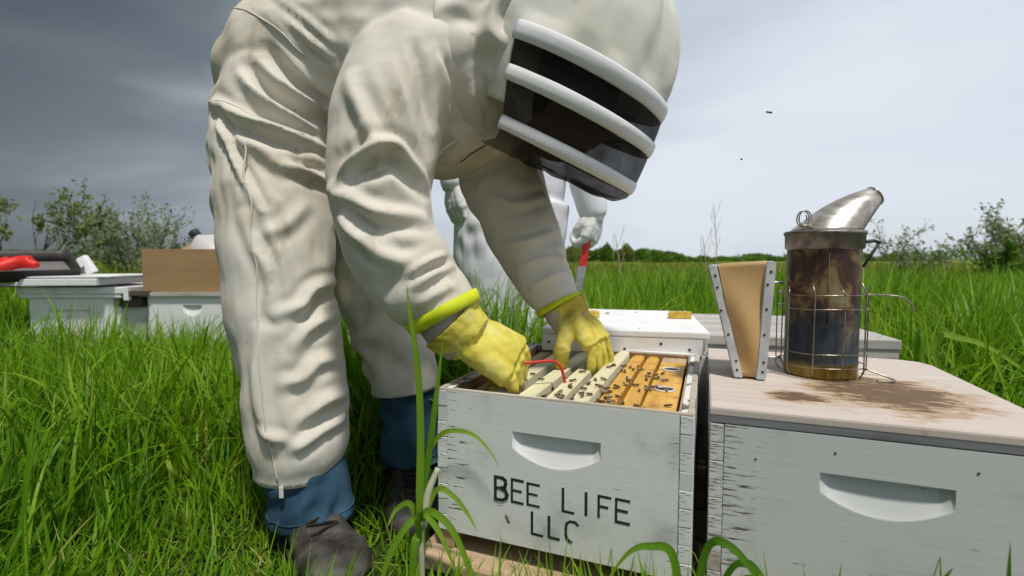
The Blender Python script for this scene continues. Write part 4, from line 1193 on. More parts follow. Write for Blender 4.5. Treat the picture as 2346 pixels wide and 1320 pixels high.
hand_l = make_hand('glove', (.130, 1.082, .450), (.62, -.36, -.70), (.52, -.42, .74), True,
          [(.75, .35, .2), (.62, .35, .2), (.55, .40, .2), (.50, .45, .2)],
          [(.028, .044, -.018), (.052, .064, -.042), (.070, .062, -.072), (.080, .052, -.092)], M['glove'], bk, BK, .90, (-.030, .004, .010), fat=1.08, ffat=.80, spread=(2.6, 2.0, 2.0, 3.0), voxel=.0027, cuff_r=(.047, .044, .040))

# red hook tool held in the fist
tool = thing('hive_tool', 'thin red bent hook tool held by the near yellow glove', 'hive tool', (-.02, .895, .381))
tp = np.array([(-.06, .89, .384), (-.02, .892, .382), (.030, .897, .3815), (.066, .906, .383), (.078, .909, .381), (.087, .912, .374), (.093, .914, .362), (.097, .916, .347), (.099, .917, .337)]) - np.array([-.02, .895, .381])
link('rod', multi_tube_mesh('rod', [(spline(tp, 5), .0028)], 8), M['red_paint'], tool)

# ------------------------------------------------------------ veil hood
Fv = np.array([.895, 0, -.446]); Uv = np.array([.437, -.2, .877]); Uv = Uv - Fv * (Uv @ Fv); Uv /= np.linalg.norm(Uv); Sv = np.cross(Uv, Fv)   # Sv points away from camera
HC = np.array([.133, 1.03, .948])
prof = [(-.203, -.075, .060, .060), (-.202, -.035, .105, .105), (-.197, .008, .148, .148), (-.186, .030, .170, .167), (-.165, .034, .176, .173), (-.12, .026, .184, .182), (-.078, .016, .190, .188), (-.04, .008, .191, .190), (0, 0, .190, .189), (.035, -.002, .184, .178), (.080, -.006, .175, .163), (.125, -.012, .160, .144), (.165, -.018, .136, .120), (.195, -.022, .10, .088), (.212, -.024, .055, .05), (.218, -.024, .004, .004)]
pk = spline(np.array(prof), 6)
nphi = 120; phis = np.linspace(-np.pi, np.pi, nphi, endpoint=False)
hv = []
for (u, cf, rf, rs_) in pk:
    for ph in phis:
        hv.append(HC + Uv * u + Fv * (cf + rf * math.cos(ph)) + Sv * (rs_ * math.sin(ph)))
hv = np.array(hv); nr = len(pk)
PHI_V = math.radians(128)
iu, ip = np.meshgrid(np.arange(nr - 1), np.arange(nphi), indexing='ij')
hq = np.column_stack([(iu * nphi + ip).ravel(), (iu * nphi + (ip + 1) % nphi).ravel(), ((iu + 1) * nphi + (ip + 1) % nphi).ravel(), ((iu + 1) * nphi + ip).ravel()])
umid = np.repeat((pk[:-1, 0] + pk[1:, 0]) / 2, nphi); pmid = np.tile(phis + np.pi / nphi, nr - 1)
is_veil = (umid < -.012) & (np.abs(pmid) < PHI_V)
nrm = hv - (HC + Fv * -.01); nrm /= np.linalg.norm(nrm, axis=1)[:, None]
uu = (hv - HC) @ Uv
ph_ = np.arctan2((hv - HC) @ Sv, (hv - HC) @ Fv); hu = (hv - HC) @ Uv
hs = np.column_stack([np.cos(ph_) * 1.9 + 1.6 * hu, np.sin(ph_) * 1.9 - 2.0 * hu, hu * 2.2])
fold = .0075 * vnoise(hs, 1.5, 2) + .0055 * vnoise(hs, 3.2, 3) + .0012 * vnoise(hv, 26, 5)
fab = hv + nrm * (np.clip((uu - .0) / .03, 0, 1) * fold * 1.2)[:, None]
vw = hv + nrm * (np.clip((-.172 - uu) / .02, 0, 1) * (.009 * vnoise(hv, 24, 6)) + .0025 * vnoise(hv, 18, 8))[:, None]
def submesh(name, V, Q):
    used = np.unique(Q); rm = np.full(len(V), -1); rm[used] = np.arange(len(used)); return np_mesh(name, V[used] - np.array(BK), rm[Q])
hood = link('hood', submesh('hood', fab, hq[~is_veil & (umid > -.13)]), M['hood'], bk)
hood.modifiers.new('s', 'SOLIDIFY').thickness = .003
veil = link('veil', submesh('veil', vw, hq[is_veil]), M['veil'], bk)
def hoop(u, cf, r, w):
    n = 90; V, F = [], []
    sec = [(-w / 2, 0), (-w * .42, .0035), (-w * .1, .0048), (w * .1, .0048), (w * .42, .0035), (w / 2, 0), (0, -.002)]
    for ph in np.linspace(-PHI_V - .03, PHI_V + .03, n):
        for du, dr in sec:
            V.append(HC + Uv * (u + du) + Fv * (cf + (r + dr) * math.cos(ph)) + Sv * ((r + dr) * math.sin(ph)) - np.array(BK))
    k = len(sec)
    for i in range(n - 1):
        for j in range(k): F.append((i * k + j, i * k + (j + 1) % k, (i + 1) * k + (j + 1) % k, (i + 1) * k + j))
    F += [tuple(range(k)), tuple(range((n - 1) * k, n * k))[::-1]]
    return link('hoop', pydata('hoop', V, F), M['band'], veil)
hoop(-.010, .002, .192, .032); hoop(-.078, .016, .190, .028); hoop(-.158, .033, .177, .026)
# collar gathering that joins hood and suit, with its zip
make_garment('collar', [([(-.10, 1.10, .975, .18), (-.03, 1.085, .985, .165), (.035, 1.06, .975, .150), (.075, 1.05, .955, .135), (.085, 1.05, .95, .12)], (.16, .2, .16), (.08, .08), None)], .0065, M['suit'], bk, BK, iters=70, seed=9, nlim=(-.012, .018), namp=.006,
             cuts=[((.070, 1.05, .955), (.9, -.1, -.2), .25)])
# head seen dimly behind the veil
def head_mesh(c, f, u, size=1.0):
    s = np.cross(u, f); n, m = 48, 40; V, F = [], []
    for i in range(m + 1):
        th = math.pi * i / m
        for j in range(n):
            a = 2 * math.pi * j / n
            d = np.array([math.sin(th) * math.cos(a), math.sin(th) * math.sin(a), math.cos(th)])     # f,s,u
            r = np.array([.098, .076, .118]) * size
            p = d * r
            if d[2] < 0: p[1] *= 1 + .18 * d[2]; p[0] += .012 * -d[2] * (d[0] > 0)
            fr = max(0, d[0])
            nose = math.exp(-(d[1] / .13) ** 2 - ((d[2] + .12) / .17) ** 2) * (fr > .5)
            p[0] += .030 * nose
            for sy in (-1, 1): p[0] -= .011 * math.exp(-((d[1] - .36 * sy) / .17) ** 2 - ((d[2] - .08) / .12) ** 2) * (fr > .3)
            p[0] += .007 * math.exp(-(d[1] / .3) ** 2 - ((d[2] + .44) / .06) ** 2) * (fr > .3) - .006 * math.exp(-(d[1] / .3) ** 2 - ((d[2] + .51) / .03) ** 2) * (fr > .3)
            p[0] += .006 * math.exp(-(d[1] / .5) ** 2 - ((d[2] - .24) / .08) ** 2) * (fr > .3)
            for sy in (-1, 1): p[1] += sy * .018 * math.exp(-((d[0] + .05) / .10) ** 2 - ((d[2] + .02) / .16) ** 2) * (sy * d[1] > .5)
            V.append(np.array(c) + f * p[0] + s * p[1] + u * p[2])
    for i in range(m):
        for j in range(n): F.append((i * n + j, (i + 1) * n + j, (i + 1) * n + (j + 1) % n, i * n + (j + 1) % n))
    return V, F
hcen = HC + Fv * .005 + Uv * -.065
V, F = head_mesh(hcen, Fv, Uv)
nk = np.array([hcen - Uv * .05 - Fv * .03, hcen - Uv * .075 - Fv * .04, hcen - Uv * .10 - Fv * .055])
v2, f2 = tube_data(nk, [.052, .05, .046], 24); k = len(V); V = list(V) + list(v2); F = F + [tuple(q + k for q in g) for g in f2]
me = remesh(pydata('head', V, F), .0045, 2); X, N, Q = mesh_arrays(me)
link('head', np_mesh('head', X - np.array(BK), Q), M['skin'], bk)
hd = bpy.data.objects['head']
for sy in (-1, 1):
    ec = hcen + Fv * .082 + Sv * .030 * sy + Uv * .010
    eo = link('eye', lathe_mesh('eye', [(0, .012), (.006, .0104), (.0104, .006), (.012, 0), (.0104, -.006), (0, -.012)], 16), M['plastic'], hd, tuple(ec - np.array(BK)))
# hair cap
hv2, hf2 = head_mesh(hcen, Fv, Uv, 1.05)
hv2 = np.array(hv2); hfk = [f_ for f_ in hf2 if all(((hv2[q] - hcen) @ Uv > .035) or ((hv2[q] - hcen) @ Fv < -.02 and (hv2[q] - hcen) @ Uv > -.05) for q in f_)]
used = sorted({q for f_ in hfk for q in f_}); rm = {q: i for i, q in enumerate(used)}
link('hair', pydata('hair', hv2[used] - np.array(BK), [tuple(rm[q] for q in f_) for f_ in hfk]), M['hair'], bk)

# ------------------------------------------------------------ second beekeeper standing behind
B2 = (.0, 2.15, 0.0)
b2p = thing('person', 'person in white bee suit standing behind, hive tool in the lowered hand', 'person', B2)
suit2 = make_garment('coverall', [
    ([(-.085, 2.16, .80, .155), (-.10, 2.15, .68, .150), (-.105, 2.14, .54, .140), (-.10, 2.14, .40, .125), (-.085, 2.14, .26, .118), (-.08, 2.14, .12, .110), (-.08, 2.14, .05, .10)], (.06, .07, .08, .08), (.05, .05), None),
    ([(.095, 2.16, .80, .150), (.085, 2.15, .66, .140), (.065, 2.14, .52, .125), (.055, 2.14, .38, .115), (.055, 2.14, .26, .112), (.06, 2.14, .12, .105), (.06, 2.14, .05, .10)], (.06, .07, .08, .08), (.05, .05), None),
    ([(.0, 2.16, .72, .20, .16), (.01, 2.16, .84, .215, .165), (.03, 2.16, .98, .205, .16), (.04, 2.16, 1.14, .215, .16), (.04, 2.16, 1.30, .22, .15), (.04, 2.16, 1.42, .17, .12), (.04, 2.15, 1.50, .09, .09)], (.08, .08, .06), (.05, .05), (1, 0, 0)),
    ([(.20, 2.15, 1.38, .10), (.27, 2.14, 1.22, .088), (.292, 2.12, 1.06, .078), (.303, 2.10, .92, .070), (.325, 2.09, .81, .062), (.338, 2.085, .74, .052)], (.03, .05, .08, .12, .08), (.04, .04), None),
    ([(-.13, 2.15, 1.38, .10), (-.20, 2.14, 1.22, .088), (-.225, 2.12, 1.06, .078), (-.228, 2.10, .95, .068), (-.232, 2.08, .88, .058), (-.233, 2.07, .85, .05)], (.03, .05, .08, .12, .08), (.04, .04), None)],
    .0085, M['suit2'], b2p, B2, iters=80, seed=12, nlim=(-.010, .018), namp=.0035, fine=0)
M['glove_white'] = mottled('white_glove_leather', (.60, .61, .60), (.72, .73, .72), 20, .75, .6, 60, .003)
make_hand('glove', (.340, 2.083, .735), (-.22, -.12, -.97), (.75, -.60, -.1), True, [(1.0, 1.2, .7)] * 4, [(.04, .035, -.03), (.07, .03, -.05), (.09, .01, -.06)], M['glove_white'], b2p, B2, 1.0, (-.05, 0, 0), .005, 1.2)
make_hand('glove', (-.233, 2.07, .86), (.05, -.15, -.97), (-.70, -.70, .1), False, [(.5, .6, .4)] * 4, [(.04, .04, -.02), (.08, .045, -.03), (.11, .03, -.04)], M['glove_white'], b2p, B2, 1.0, (-.05, 0, 0), .005, 1.2)
V, F = head_mesh(np.array([.04, 2.13, 1.62]), np.array([0, -1.0, 0]), np.array([0, 0, 1.0]))
link('head', pydata('head', np.array(V) - np.array(B2), F), M['skin'], b2p)
link('hood', lathe_mesh('hood', [(.13, -.17), (.17, -.08), (.18, 0), (.175, .08), (.13, .15), (.06, .18), (0, .185)], 40), M['suit2'], b2p, (.04 - B2[0], 2.15 - B2[1], 1.63))
link('boot', blob_mesh('boot', [(np.array([(-.08, .03, .05), (-.085, -.10, .045), (-.09, -.16, .035)]), [.05, .048, .03])], .008, 3), M['white_foam'], b2p)
link('boot', blob_mesh('boot', [(np.array([(.06, .03, .05), (.07, -.10, .045), (.075, -.16, .035)]), [.05, .048, .03])], .008, 3), M['white_foam'], b2p)
t2 = thing('hive_tool', 'flat steel hive tool with red-painted grip hanging from the white glove', 'hive tool', (.305, 2.055, .66))
link('grip', box_mesh('grip', .030, .004, .135, .001), M['red_paint'], t2, (-.030, 0, -.118), (0, math.radians(10), 0))
link('blade', box_mesh('blade', .034, .0035, .10, .001), M['steel'], t2, (-.0505, 0, -.2175), (0, math.radians(10), 0))

# ------------------------------------------------------------ grass
def leaf_material(name, stops, transl=.35, rough=.45, attr='tone'):
    t = NT(name)
    at = t.n.new('ShaderNodeAttribute'); at.attribute_name = attr
    c = t.ramp(at.outputs['Fac'], stops)
    t.col(c); t.set(rough=rough, spec=.22)
    tr_ = t.n.new('ShaderNodeBsdfTranslucent'); t.lk(c, tr_.inputs['Color'])
    mx = t.n.new('ShaderNodeMixShader'); mx.inputs[0].default_value = transl
    t.lk(t.b.outputs[0], mx.inputs[1]); t.lk(tr_.outputs[0], mx.inputs[2]); t.lk(mx.outputs[0], t.out.inputs['Surface'])
    return t.m
GRASS = [(0, (.055, .145, .006)), (.35, (.115, .275, .008)), (.65, (.195, .375, .011)), (.88, (.29, .44, .022)), (.95, (.40, .41, .09)), (1, (.48, .42, .16))]
M['grass'] = leaf_material('grass_blades', GRASS, .45)
M['far_grass'] = leaf_material('far_meadow', [(0, (.09, .17, .014)), (.5, (.19, .26, .025)), (.9, (.28, .29, .05)), (1, (.40, .35, .13))])
M['broad'] = leaf_material('broad_grass_leaf', [(0, (.035, .10, .008)), (.5, (.11, .27, .014)), (1, (.26, .42, .04))], .45, .42)
M['dry'] = mottled('dry_stalk', (.38, .34, .20), (.52, .47, .30), 30, .8, 0)

def blade_mesh(name, base, L, W, az, th0, kap, K, tone, twist=None):
    """ribbon blades that arc over; every argument is an array with one value per blade"""
    n = len(L)
    t = np.linspace(0, 1, K + 1)
    th = th0[:, None] + kap[:, None] * t[None, :] ** 1.3
    dl = L[:, None] / K
    hx = np.concatenate([np.zeros((n, 1)), np.cumsum(np.sin(th[:, :-1]) * dl, 1)], 1)
    hz = np.concatenate([np.zeros((n, 1)), np.cumsum(np.cos(th[:, :-1]) * dl, 1)], 1)
    ca, sa = np.cos(az)[:, None], np.sin(az)[:, None]
    C = np.stack([base[:, 0:1] + ca * hx, base[:, 1:2] + sa * hx, base[:, 2:3] + hz], -1)
    C[..., 2] = np.maximum(C[..., 2], .006)
    ta = az + np.pi / 2 + (twist if twist is not None else 0)
    wd = np.stack([np.cos(ta), np.sin(ta), np.zeros(n)], -1)[:, None, :]
    prof = (np.clip(1 - t ** 2.2, .04, 1) * (.55 + .45 * np.clip(t * 4, 0, 1)))[None, :, None] * (W[:, None, None] / 2)
    V = np.stack([C - wd * prof, C + wd * prof], 2)          # n,K+1,2,3
    V = V.reshape(-1, 3)
    b = (np.arange(n) * (K + 1) * 2)[:, None] + (np.arange(K) * 2)[None, :]
    b = b.ravel()
    F = np.column_stack([b, b + 1, b + 3, b + 2])
    me = np_mesh(name, V, F)
    a_ = me.attributes.new('tone', 'FLOAT', 'POINT')
    a_.data.foreach_set('value', np.repeat(tone, (K + 1) * 2).astype(np.float32))
    return me

N_ = None
R_ = np.random.default_rng(11)
def in_rect(P, o, th, x0, x1, y0, y1):
    q = P[:, :2] - np.array(o); c, s = math.cos(th), math.sin(th)
    u = q[:, 0] * c + q[:, 1] * s; v = -q[:, 0] * s + q[:, 1] * c
    return (u > x0) & (u < x1) & (v > y0) & (v < y1)
def keep_out(P):
    m = in_rect(P, A_O, A_TH, -.03, HW + .005, -.015, 1.05) | in_rect(P, B_O, B_TH, -.03, HW + .015, -.015, .60)
    m |= in_rect(P, D_O, D_TH, -.03, HW + .03, -.06, .5) | in_rect(P, C_O, C_TH, -.02, HW + .02, -.02, .5)
    m |= in_rect(P, (-2.30, 2.26), .03, -.02, .50, -.01, .56) | in_rect(P, (-1.70, 2.28), 0, -.02, .45, 0, .56)
    m |= in_rect(P, (-1.84, 2.31), 0, -.01, .15, 0, .2)
    for (x0, y0, x1, y1, r) in ((-.45, 1.03, -.27, .84, .065), (-.275, 1.22, -.20, 1.08, .07), (-.11, 2.2, -.09, 2.1, .09), (.08, 2.2, .10, 2.1, .09)):
        a_ = np.array([x0, y0]); d = np.array([x1 - x0, y1 - y0])
        tt = np.clip(((P[:, :2] - a_) @ d) / (d @ d), 0, 1)
        m |= np.linalg.norm(P[:, :2] - a_ - tt[:, None] * d, axis=1) < r
    return m
def gauss(P, x, y, sx, sy): return np.exp(-((P[:, 0] - x) / sx) ** 2 - ((P[:, 1] - y) / sy) ** 2)
def height_field(P):
    h = .36 + .09 * vnoise(P, 1.1, 5) + .06 * vnoise(P, 3.2, 6)
    h += .12 * np.clip((P[:, 0] - .9) / .6, 0, 1) * np.clip(1 - (P[:, 1] - .9) / 3, 0, 1)
    h -= .27 * gauss(P, -.34, .92, .26, .26)                  # trodden round the boots
    h -= .22 * gauss(P, -.18, 1.12, .16, .2)
    h -= .12 * gauss(P, -.62, 1.0, .22, .35)
    h -= .13 * gauss(P, -1.9, 2.1, 1.2, .35)
    h -= .06 * gauss(P, -1.2, 1.7, .8, .6)
    h *= np.clip(.62 + (P[:, 1] - .7) * .6, .6, 1)
    lim = .57 - .60 * P[:, 1]                                  # in front of the boxes only low grass grows
    front = (P[:, 0] > -.30) & (P[:, 1] < .85)
    h = np.where(front, np.minimum(h, np.maximum(lim * .78, .04)), h)
    front2 = (P[:, 0] > .85) & (P[:, 1] < 1.0)
    h = np.where(front2 & (P[:, 1] < .62), np.minimum(h, .2), h)
    # very close to the lens only short tufts
    h = np.where(P[:, 1] < .62, np.minimum(h, .10 + .25 * np.clip(P[:, 1] - .3, 0, 1)), h)
    return np.clip(h, .035, .7)
def sample(n, y0, y1, pad=1.12, bias=1.0):
    u = R_.random(n) ** bias
    y = np.sqrt(y0 ** 2 + (y1 ** 2 - y0 ** 2) * u)
    x = (R_.random(n) * 2 - 1) * (y * pad + .15)
    return np.column_stack([x, y])
def field(name, n, y0, y1, K, wmin, wmax, label, lscale=1.0, dens=None, clump=True, tone_shift=0.0, mat='grass'):
    if clump:
        nc = n // 9
        c0 = sample(nc, y0, y1)
        P = np.repeat(c0, 9, 0) + R_.normal(0, 1, (nc * 9, 2)) * (.012 + .010 * np.repeat(R_.random(nc), 9))[:, None] * (1 + P_y(c0, 9))
        caz = np.repeat(R_.random(nc) * 6.283, 9)
    else:
        P = sample(n, y0, y1); caz = R_.random(len(P)) * 6.283
    ok = ~keep_out(P); P, caz = P[ok], caz[ok]
    N = len(P)
    h = height_field(P) * lscale
    L = h * R_.uniform(.55, 1.35, N)
    flow = vnoise(P, .8, 9) * 2.4 + .6
    az = np.where(R_.random(N) < .55, flow + R_.normal(0, .7, N), caz + R_.normal(0, .9, N))
    th0 = np.abs(R_.normal(.12, .18, N)); kap = np.abs(R_.normal(.75, .55, N))
    lay = R_.random(N) < .12
    th0 = np.where(lay, R_.uniform(.5, 1.3, N), th0)
    W = R_.uniform(wmin, wmax, N) * (.6 + .7 * np.clip(L / .4, .3, 1.2))
    tone = np.clip(.50 + tone_shift + .22 * vnoise(P, 2.2, 21) + R_.normal(0, .17, N), 0, .90)
    dry = R_.random(N) < .018
    tone = np.where(dry, R_.uniform(.92, 1, N), tone)
    base = np.column_stack([P, np.full(N, -.004)])
    o = link(name, blade_mesh(name, base, L, W, az, th0, kap, K, tone, R_.normal(0, .6, N)), M[mat])
    return tag(o, label, 'grass', None, 'stuff')
def P_y(c0, r): return np.repeat(np.clip(c0[:, 1] - 1.5, 0, 30) * .5, r)[:, None] * 1.0
field('meadow_grass', 46000, .40, 3.0, 7, .0042, .0105, 'long bright green grass standing around the hives and boots')
field('meadow_grass', 52000, 2.9, 8.5, 5, .007, .014, 'dense green meadow grass behind the hives', .95, clump=True, tone_shift=.04)
field('meadow_grass', 60000, 8.2, 34, 3, .02, .05, 'yellowish meadow stretching to the far hedges', .85, clump=False, tone_shift=.10, mat='far_grass')

# a fine short understorey close to the boots and boxes
def under(n):
    P = sample(n, .55, 2.4); P = P[~keep_out(P)]; N = len(P)
    L = R_.uniform(.03, .14, N)
    tone = np.clip(.55 + R_.normal(0, .22, N), 0, .9)
    tone = np.where(R_.random(N) < .06, R_.uniform(.92, 1, N), tone)
    o = link('short_grass', blade_mesh('short_grass', np.column_stack([P, np.full(N, -.003)]), L, R_.uniform(.002, .0055, N), R_.random(N) * 6.283, R_.uniform(.1, 1.1, N), R_.uniform(0, 1.2, N), 4, tone, R_.normal(0, .6, N)), M['grass'])
    tag(o, 'short tangled grass in the sward below the long blades', 'grass', None, 'stuff')
under(30000)

def arching(n, y0, y1):
    P = sample(n, y0, y1); P = P[~keep_out(P)]; P = P[(height_field(P) > .2)]; N = len(P)
    L = R_.uniform(.30, .62, N) * np.clip(height_field(P) / .33, .5, 1.2)
    o = link('arching_grass', blade_mesh('arching_grass', np.column_stack([P, np.full(N, -.004)]), L, R_.uniform(.007, .016, N), R_.random(N) * 6.283, np.abs(R_.normal(.2, .2, N)), R_.uniform(1.2, 2.9, N), 10, np.clip(R_.normal(.62, .18, N), 0, .9), R_.normal(0, .5, N)), M['grass'])
    tag(o, 'broad grass blades arching over the long meadow grass', 'grass', None, 'stuff')
arching(5200, .75, 3.4)

# ------------------------------------------------------------ single grass plants in front of the boxes
def ribbon(pts, w, tone=.5, fold=.25, m=7, up=None):
    P = spline(pts, m); n = len(P); T, A, B = frames_along(P)
    t = np.linspace(0, 1, n)
    ww = w / 2 * np.clip(.45 + 2.2 * t, 0, 1) * np.clip(1.02 - t ** 3, .02, 1)
    view = np.array([0.15, -1.0, .25]) if up is None else np.array(up, float)
    V = []
    for i in range(n):
        s = np.cross(T[i], view); s /= np.linalg.norm(s) + 1e-9
        nn_ = np.cross(s, T[i])
        V += [P[i] - s * ww[i] + nn_ * ww[i] * fold, P[i], P[i] + s * ww[i] + nn_ * ww[i] * fold]
    F = []
    for i in range(n - 1):
        a = i * 3
        F += [(a, a + 1, a + 4, a + 3), (a + 1, a + 2, a + 5, a + 4)]
    me = np_mesh('leaf', np.array(V), np.array(F))
    at = me.attributes.new('tone', 'FLOAT', 'POINT'); tn = np.repeat(np.clip(tone + .22 * (t - .35) + .08 * np.sin(9 * t), 0, 1), 3); tn[1::3] = np.clip(tn[1::3] + .12, 0, 1)
    at.data.foreach_set('value', tn.astype(np.float32))
    return me
def plant(name, label, base, leaves, group=None, mat='broad', stem=None):
    t = thing(name, label, 'grass plant', base, 0, group)
    b = np.array(base)
    for pts, w, tone in leaves:
        link('leaf', ribbon(np.array(pts) - b, w, tone), M[mat], t)
    if stem:
        for pts, r0, r1, mt in stem:
            P = spline(np.array(pts) - b, 6)
            tube('stem', P, np.linspace(r0, r1, len(P)), M[mt], t, 8)
    return t
M['sheath'] = mottled('pale_leaf_sheath', (.40, .42, .27), (.52, .52, .38), 20, .6, .1)
plant('grass_plant', 'tall broad-leaved grass plant growing at the corner of the lettered hive', (-.150, .80, 0), [
    ([(-.150, .80, .10), (-.150, .79, .17), (-.147, .79, .285), (-.150, .79, .388), (-.160, .785, .478), (-.166, .785, .530)], .0125, .75),
    ([(-.150, .80, .10), (-.151, .81, .154), (-.133, .81, .279), (-.122, .81, .364), (-.111, .81, .451)], .0115, .5),
    ([(-.150, .80, .12), (-.136, .785, .163), (-.096, .765, .145), (-.062, .75, .08), (-.045, .745, .04)], .012, .65),
    ([(-.150, .80, .12), (-.143, .785, .160), (-.115, .77, .135), (-.085, .76, .07)], .012, .8),
    ([(-.150, .80, .10), (-.155, .775, .155), (-.185, .76, .12), (-.203, .75, .07), (-.21, .75, .02)], .011, .7),
    ([(-.150, .80, .10), (-.165, .80, .165), (-.19, .80, .158), (-.205, .79, .13)], .010, .75),
    ([(-.150, .80, .12), (-.125, .80, .19), (-.095, .79, .185), (-.07, .785, .155), (-.055, .78, .13)], .009, .85),
    ([(-.150, .80, .10), (-.155, .78, .12), (-.16, .77, .06), (-.162, .765, .02)], .013, .6)],
    stem=[([(-.150, .80, 0), (-.150, .80, .06), (-.150, .80, .13)], .006, .005, 'sheath'), ([(-.148, .80, .13), (-.138, .80, .185), (-.122, .805, .225)], .008, .0045, 'sheath')])
c_, s_ = math.cos(A_TH), math.sin(A_TH)
def on_front(u, off, z): return (A_O[0] + u * c_ + off * s_, A_O[1] + u * s_ - off * c_, z)
plant('grass_plant', 'single grass leaf arching in front of the white lettered board', on_front(-.012, .03, 0), [
    ([on_front(-.012, .03, .0), on_front(-.010, .03, .12), on_front(-.004, .028, .235), on_front(.022, .026, .280), on_front(.056, .024, .2895), on_front(.085, .024, .2835), on_front(.108, .024, .264), on_front(.128, .024, .236)], .0085, .85)])
plant('grass_plant', 'low broad grass leaves curling between the two front hives', (.215, .60, 0), [
    ([(.215, .60, .0), (.222, .585, .14), (.232, .575, .228), (.258, .565, .232), (.292, .56, .185), (.310, .555, .12)], .011, .3),
    ([(.215, .60, .0), (.245, .59, .12), (.262, .585, .19), (.285, .58, .205), (.305, .575, .175), (.312, .57, .13)], .009, .2),
    ([(.215, .60, .0), (.205, .585, .13), (.192, .58, .215), (.165, .58, .226), (.14, .58, .218), (.11, .578, .18)], .011, .5),
    ([(.215, .60, .0), (.19, .59, .10), (.15, .58, .170), (.09, .575, .185), (.03, .57, .178), (-.02, .57, .16)], .011, .72),
    ([(.215, .60, .0), (.23, .58, .12), (.27, .57, .192), (.33, .56, .188), (.38, .555, .17)], .006, .9)])
plant('grass_plant', 'dark narrow grass blades standing before the stained-lid hive', (.36, .52, 0), [
    ([(.34, .52, 0), (.325, .50, .12), (.335, .49, .20), (.352, .485, .238), (.362, .483, .255)], .006, .1),
    ([(.36, .52, 0), (.39, .50, .13), (.382, .49, .20), (.374, .485, .236), (.370, .483, .252)], .008, .12),
    ([(.40, .52, 0), (.392, .50, .13), (.410, .49, .20), (.432, .485, .245), (.442, .483, .262)], .009, .12),
    ([(.42, .52, 0), (.44, .50, .10), (.465, .49, .17), (.490, .485, .205), (.505, .483, .22)], .008, .15),
    ([(.38, .52, 0), (.36, .50, .10), (.325, .49, .165), (.285, .485, .185), (.25, .483, .175)], .012, .3)])
plant('grass_plant', 'dark leafy grass clump against the side of the stained-lid hive', (.56, .55, 0), [
    ([(.56, .55, 0), (.55, .53, .12), (.535, .52, .22), (.53, .515, .27)], .010, .05),
    ([(.56, .55, 0), (.575, .53, .14), (.56, .52, .23), (.55, .515, .29)], .010, .08),
    ([(.56, .55, 0), (.54, .53, .10), (.50, .52, .17), (.46, .515, .19)], .012, .1)])
plant('grass_plant', 'large bent grass leaf drooping beside the plank lid', (1.22, 1.32, 0), [
    ([(1.19, 1.32, 0), (1.14, 1.30, .2), (1.10, 1.29, .33), (1.105, 1.28, .374), (1.13, 1.27, .37), (1.20, 1.26, .35), (1.29, 1.25, .29), (1.36, 1.24, .23)], .020, .85),
    ([(1.20, 1.32, 0), (1.10, 1.32, .2), (1.075, 1.32, .33), (1.08, 1.31, .375), (1.085, 1.30, .30), (1.085, 1.30, .22)], .026, .55),
    ([(1.24, 1.32, 0), (1.17, 1.30, .2), (1.12, 1.29, .27), (1.06, 1.28, .29), (1.0, 1.28, .25)], .016, .7)])

# dry stalks
for (x, y, h, lab) in ((2.42, 6.0, 1.22, 'thin dry branching stalk rising above the meadow behind the bellows'), (1.05, 5.0, .80, 'thin dry leaning stalk in the meadow beside the second beekeeper'), (2.15, 5.6, .80, 'short dry stalk with a bent tip beside the taller branching stalk')):
    t = thing('dry_stalk', lab, 'dry stalk', (x, y, 0))
    paths = [(spline([(0, 0, 0), (.03, 0, h * .5), (-.02, 0, h)], 5), .0045)]
    for k in range(5):
        z = h * (.5 + .09 * k); s = (-1) ** k
        paths.append((spline([(0, 0, z), (.04 * s, 0, z + .1), (.05 * s + .02, 0, z + .22)], 4), .0025))
    link('stem', multi_tube_mesh('stem', paths, 5), M['dry'], t)

# ------------------------------------------------------------ shrubs and hedges
M['bark'] = mottled('bark', (.07, .06, .05), (.15, .13, .11), 30, .9, .4)
M['leaf_olive'] = leaf_material('shrub_leaf_olive', [(0, (.09, .13, .03)), (.5, (.19, .25, .055)), (1, (.30, .36, .10))], .45, .6)
M['leaf_green'] = leaf_material('shrub_leaf_green', [(0, (.06, .13, .015)), (.5, (.12, .24, .025)), (1, (.21, .33, .05))], .45, .6)
M['leaf_grey'] = leaf_material('shrub_leaf_grey', [(0, (.16, .21, .09)), (.5, (.30, .35, .18)), (1, (.44, .47, .30))], .5, .6)
def leaves_mesh(C, size, rs, tone):
    n = len(C)
    d = rs.normal(0, 1, (n, 3)); d /= np.linalg.norm(d, axis=1)[:, None]
    e_ = rs.normal(0, 1, (n, 3)); e_ = np.cross(d, e_); e_ /= np.linalg.norm(e_, axis=1)[:, None]
    s = size * rs.uniform(.6, 1.3, n)[:, None]
    V = np.stack([C - d * s, C + e_ * s * .42, C + d * s, C - e_ * s * .42], 1).reshape(-1, 3)
    F = np.arange(n * 4).reshape(-1, 4)
    me = np_mesh('crown', V, F, False)
    at = me.attributes.new('tone', 'FLOAT', 'POINT'); at.data.foreach_set('value', np.repeat(tone, 4).astype(np.float32))
    return me
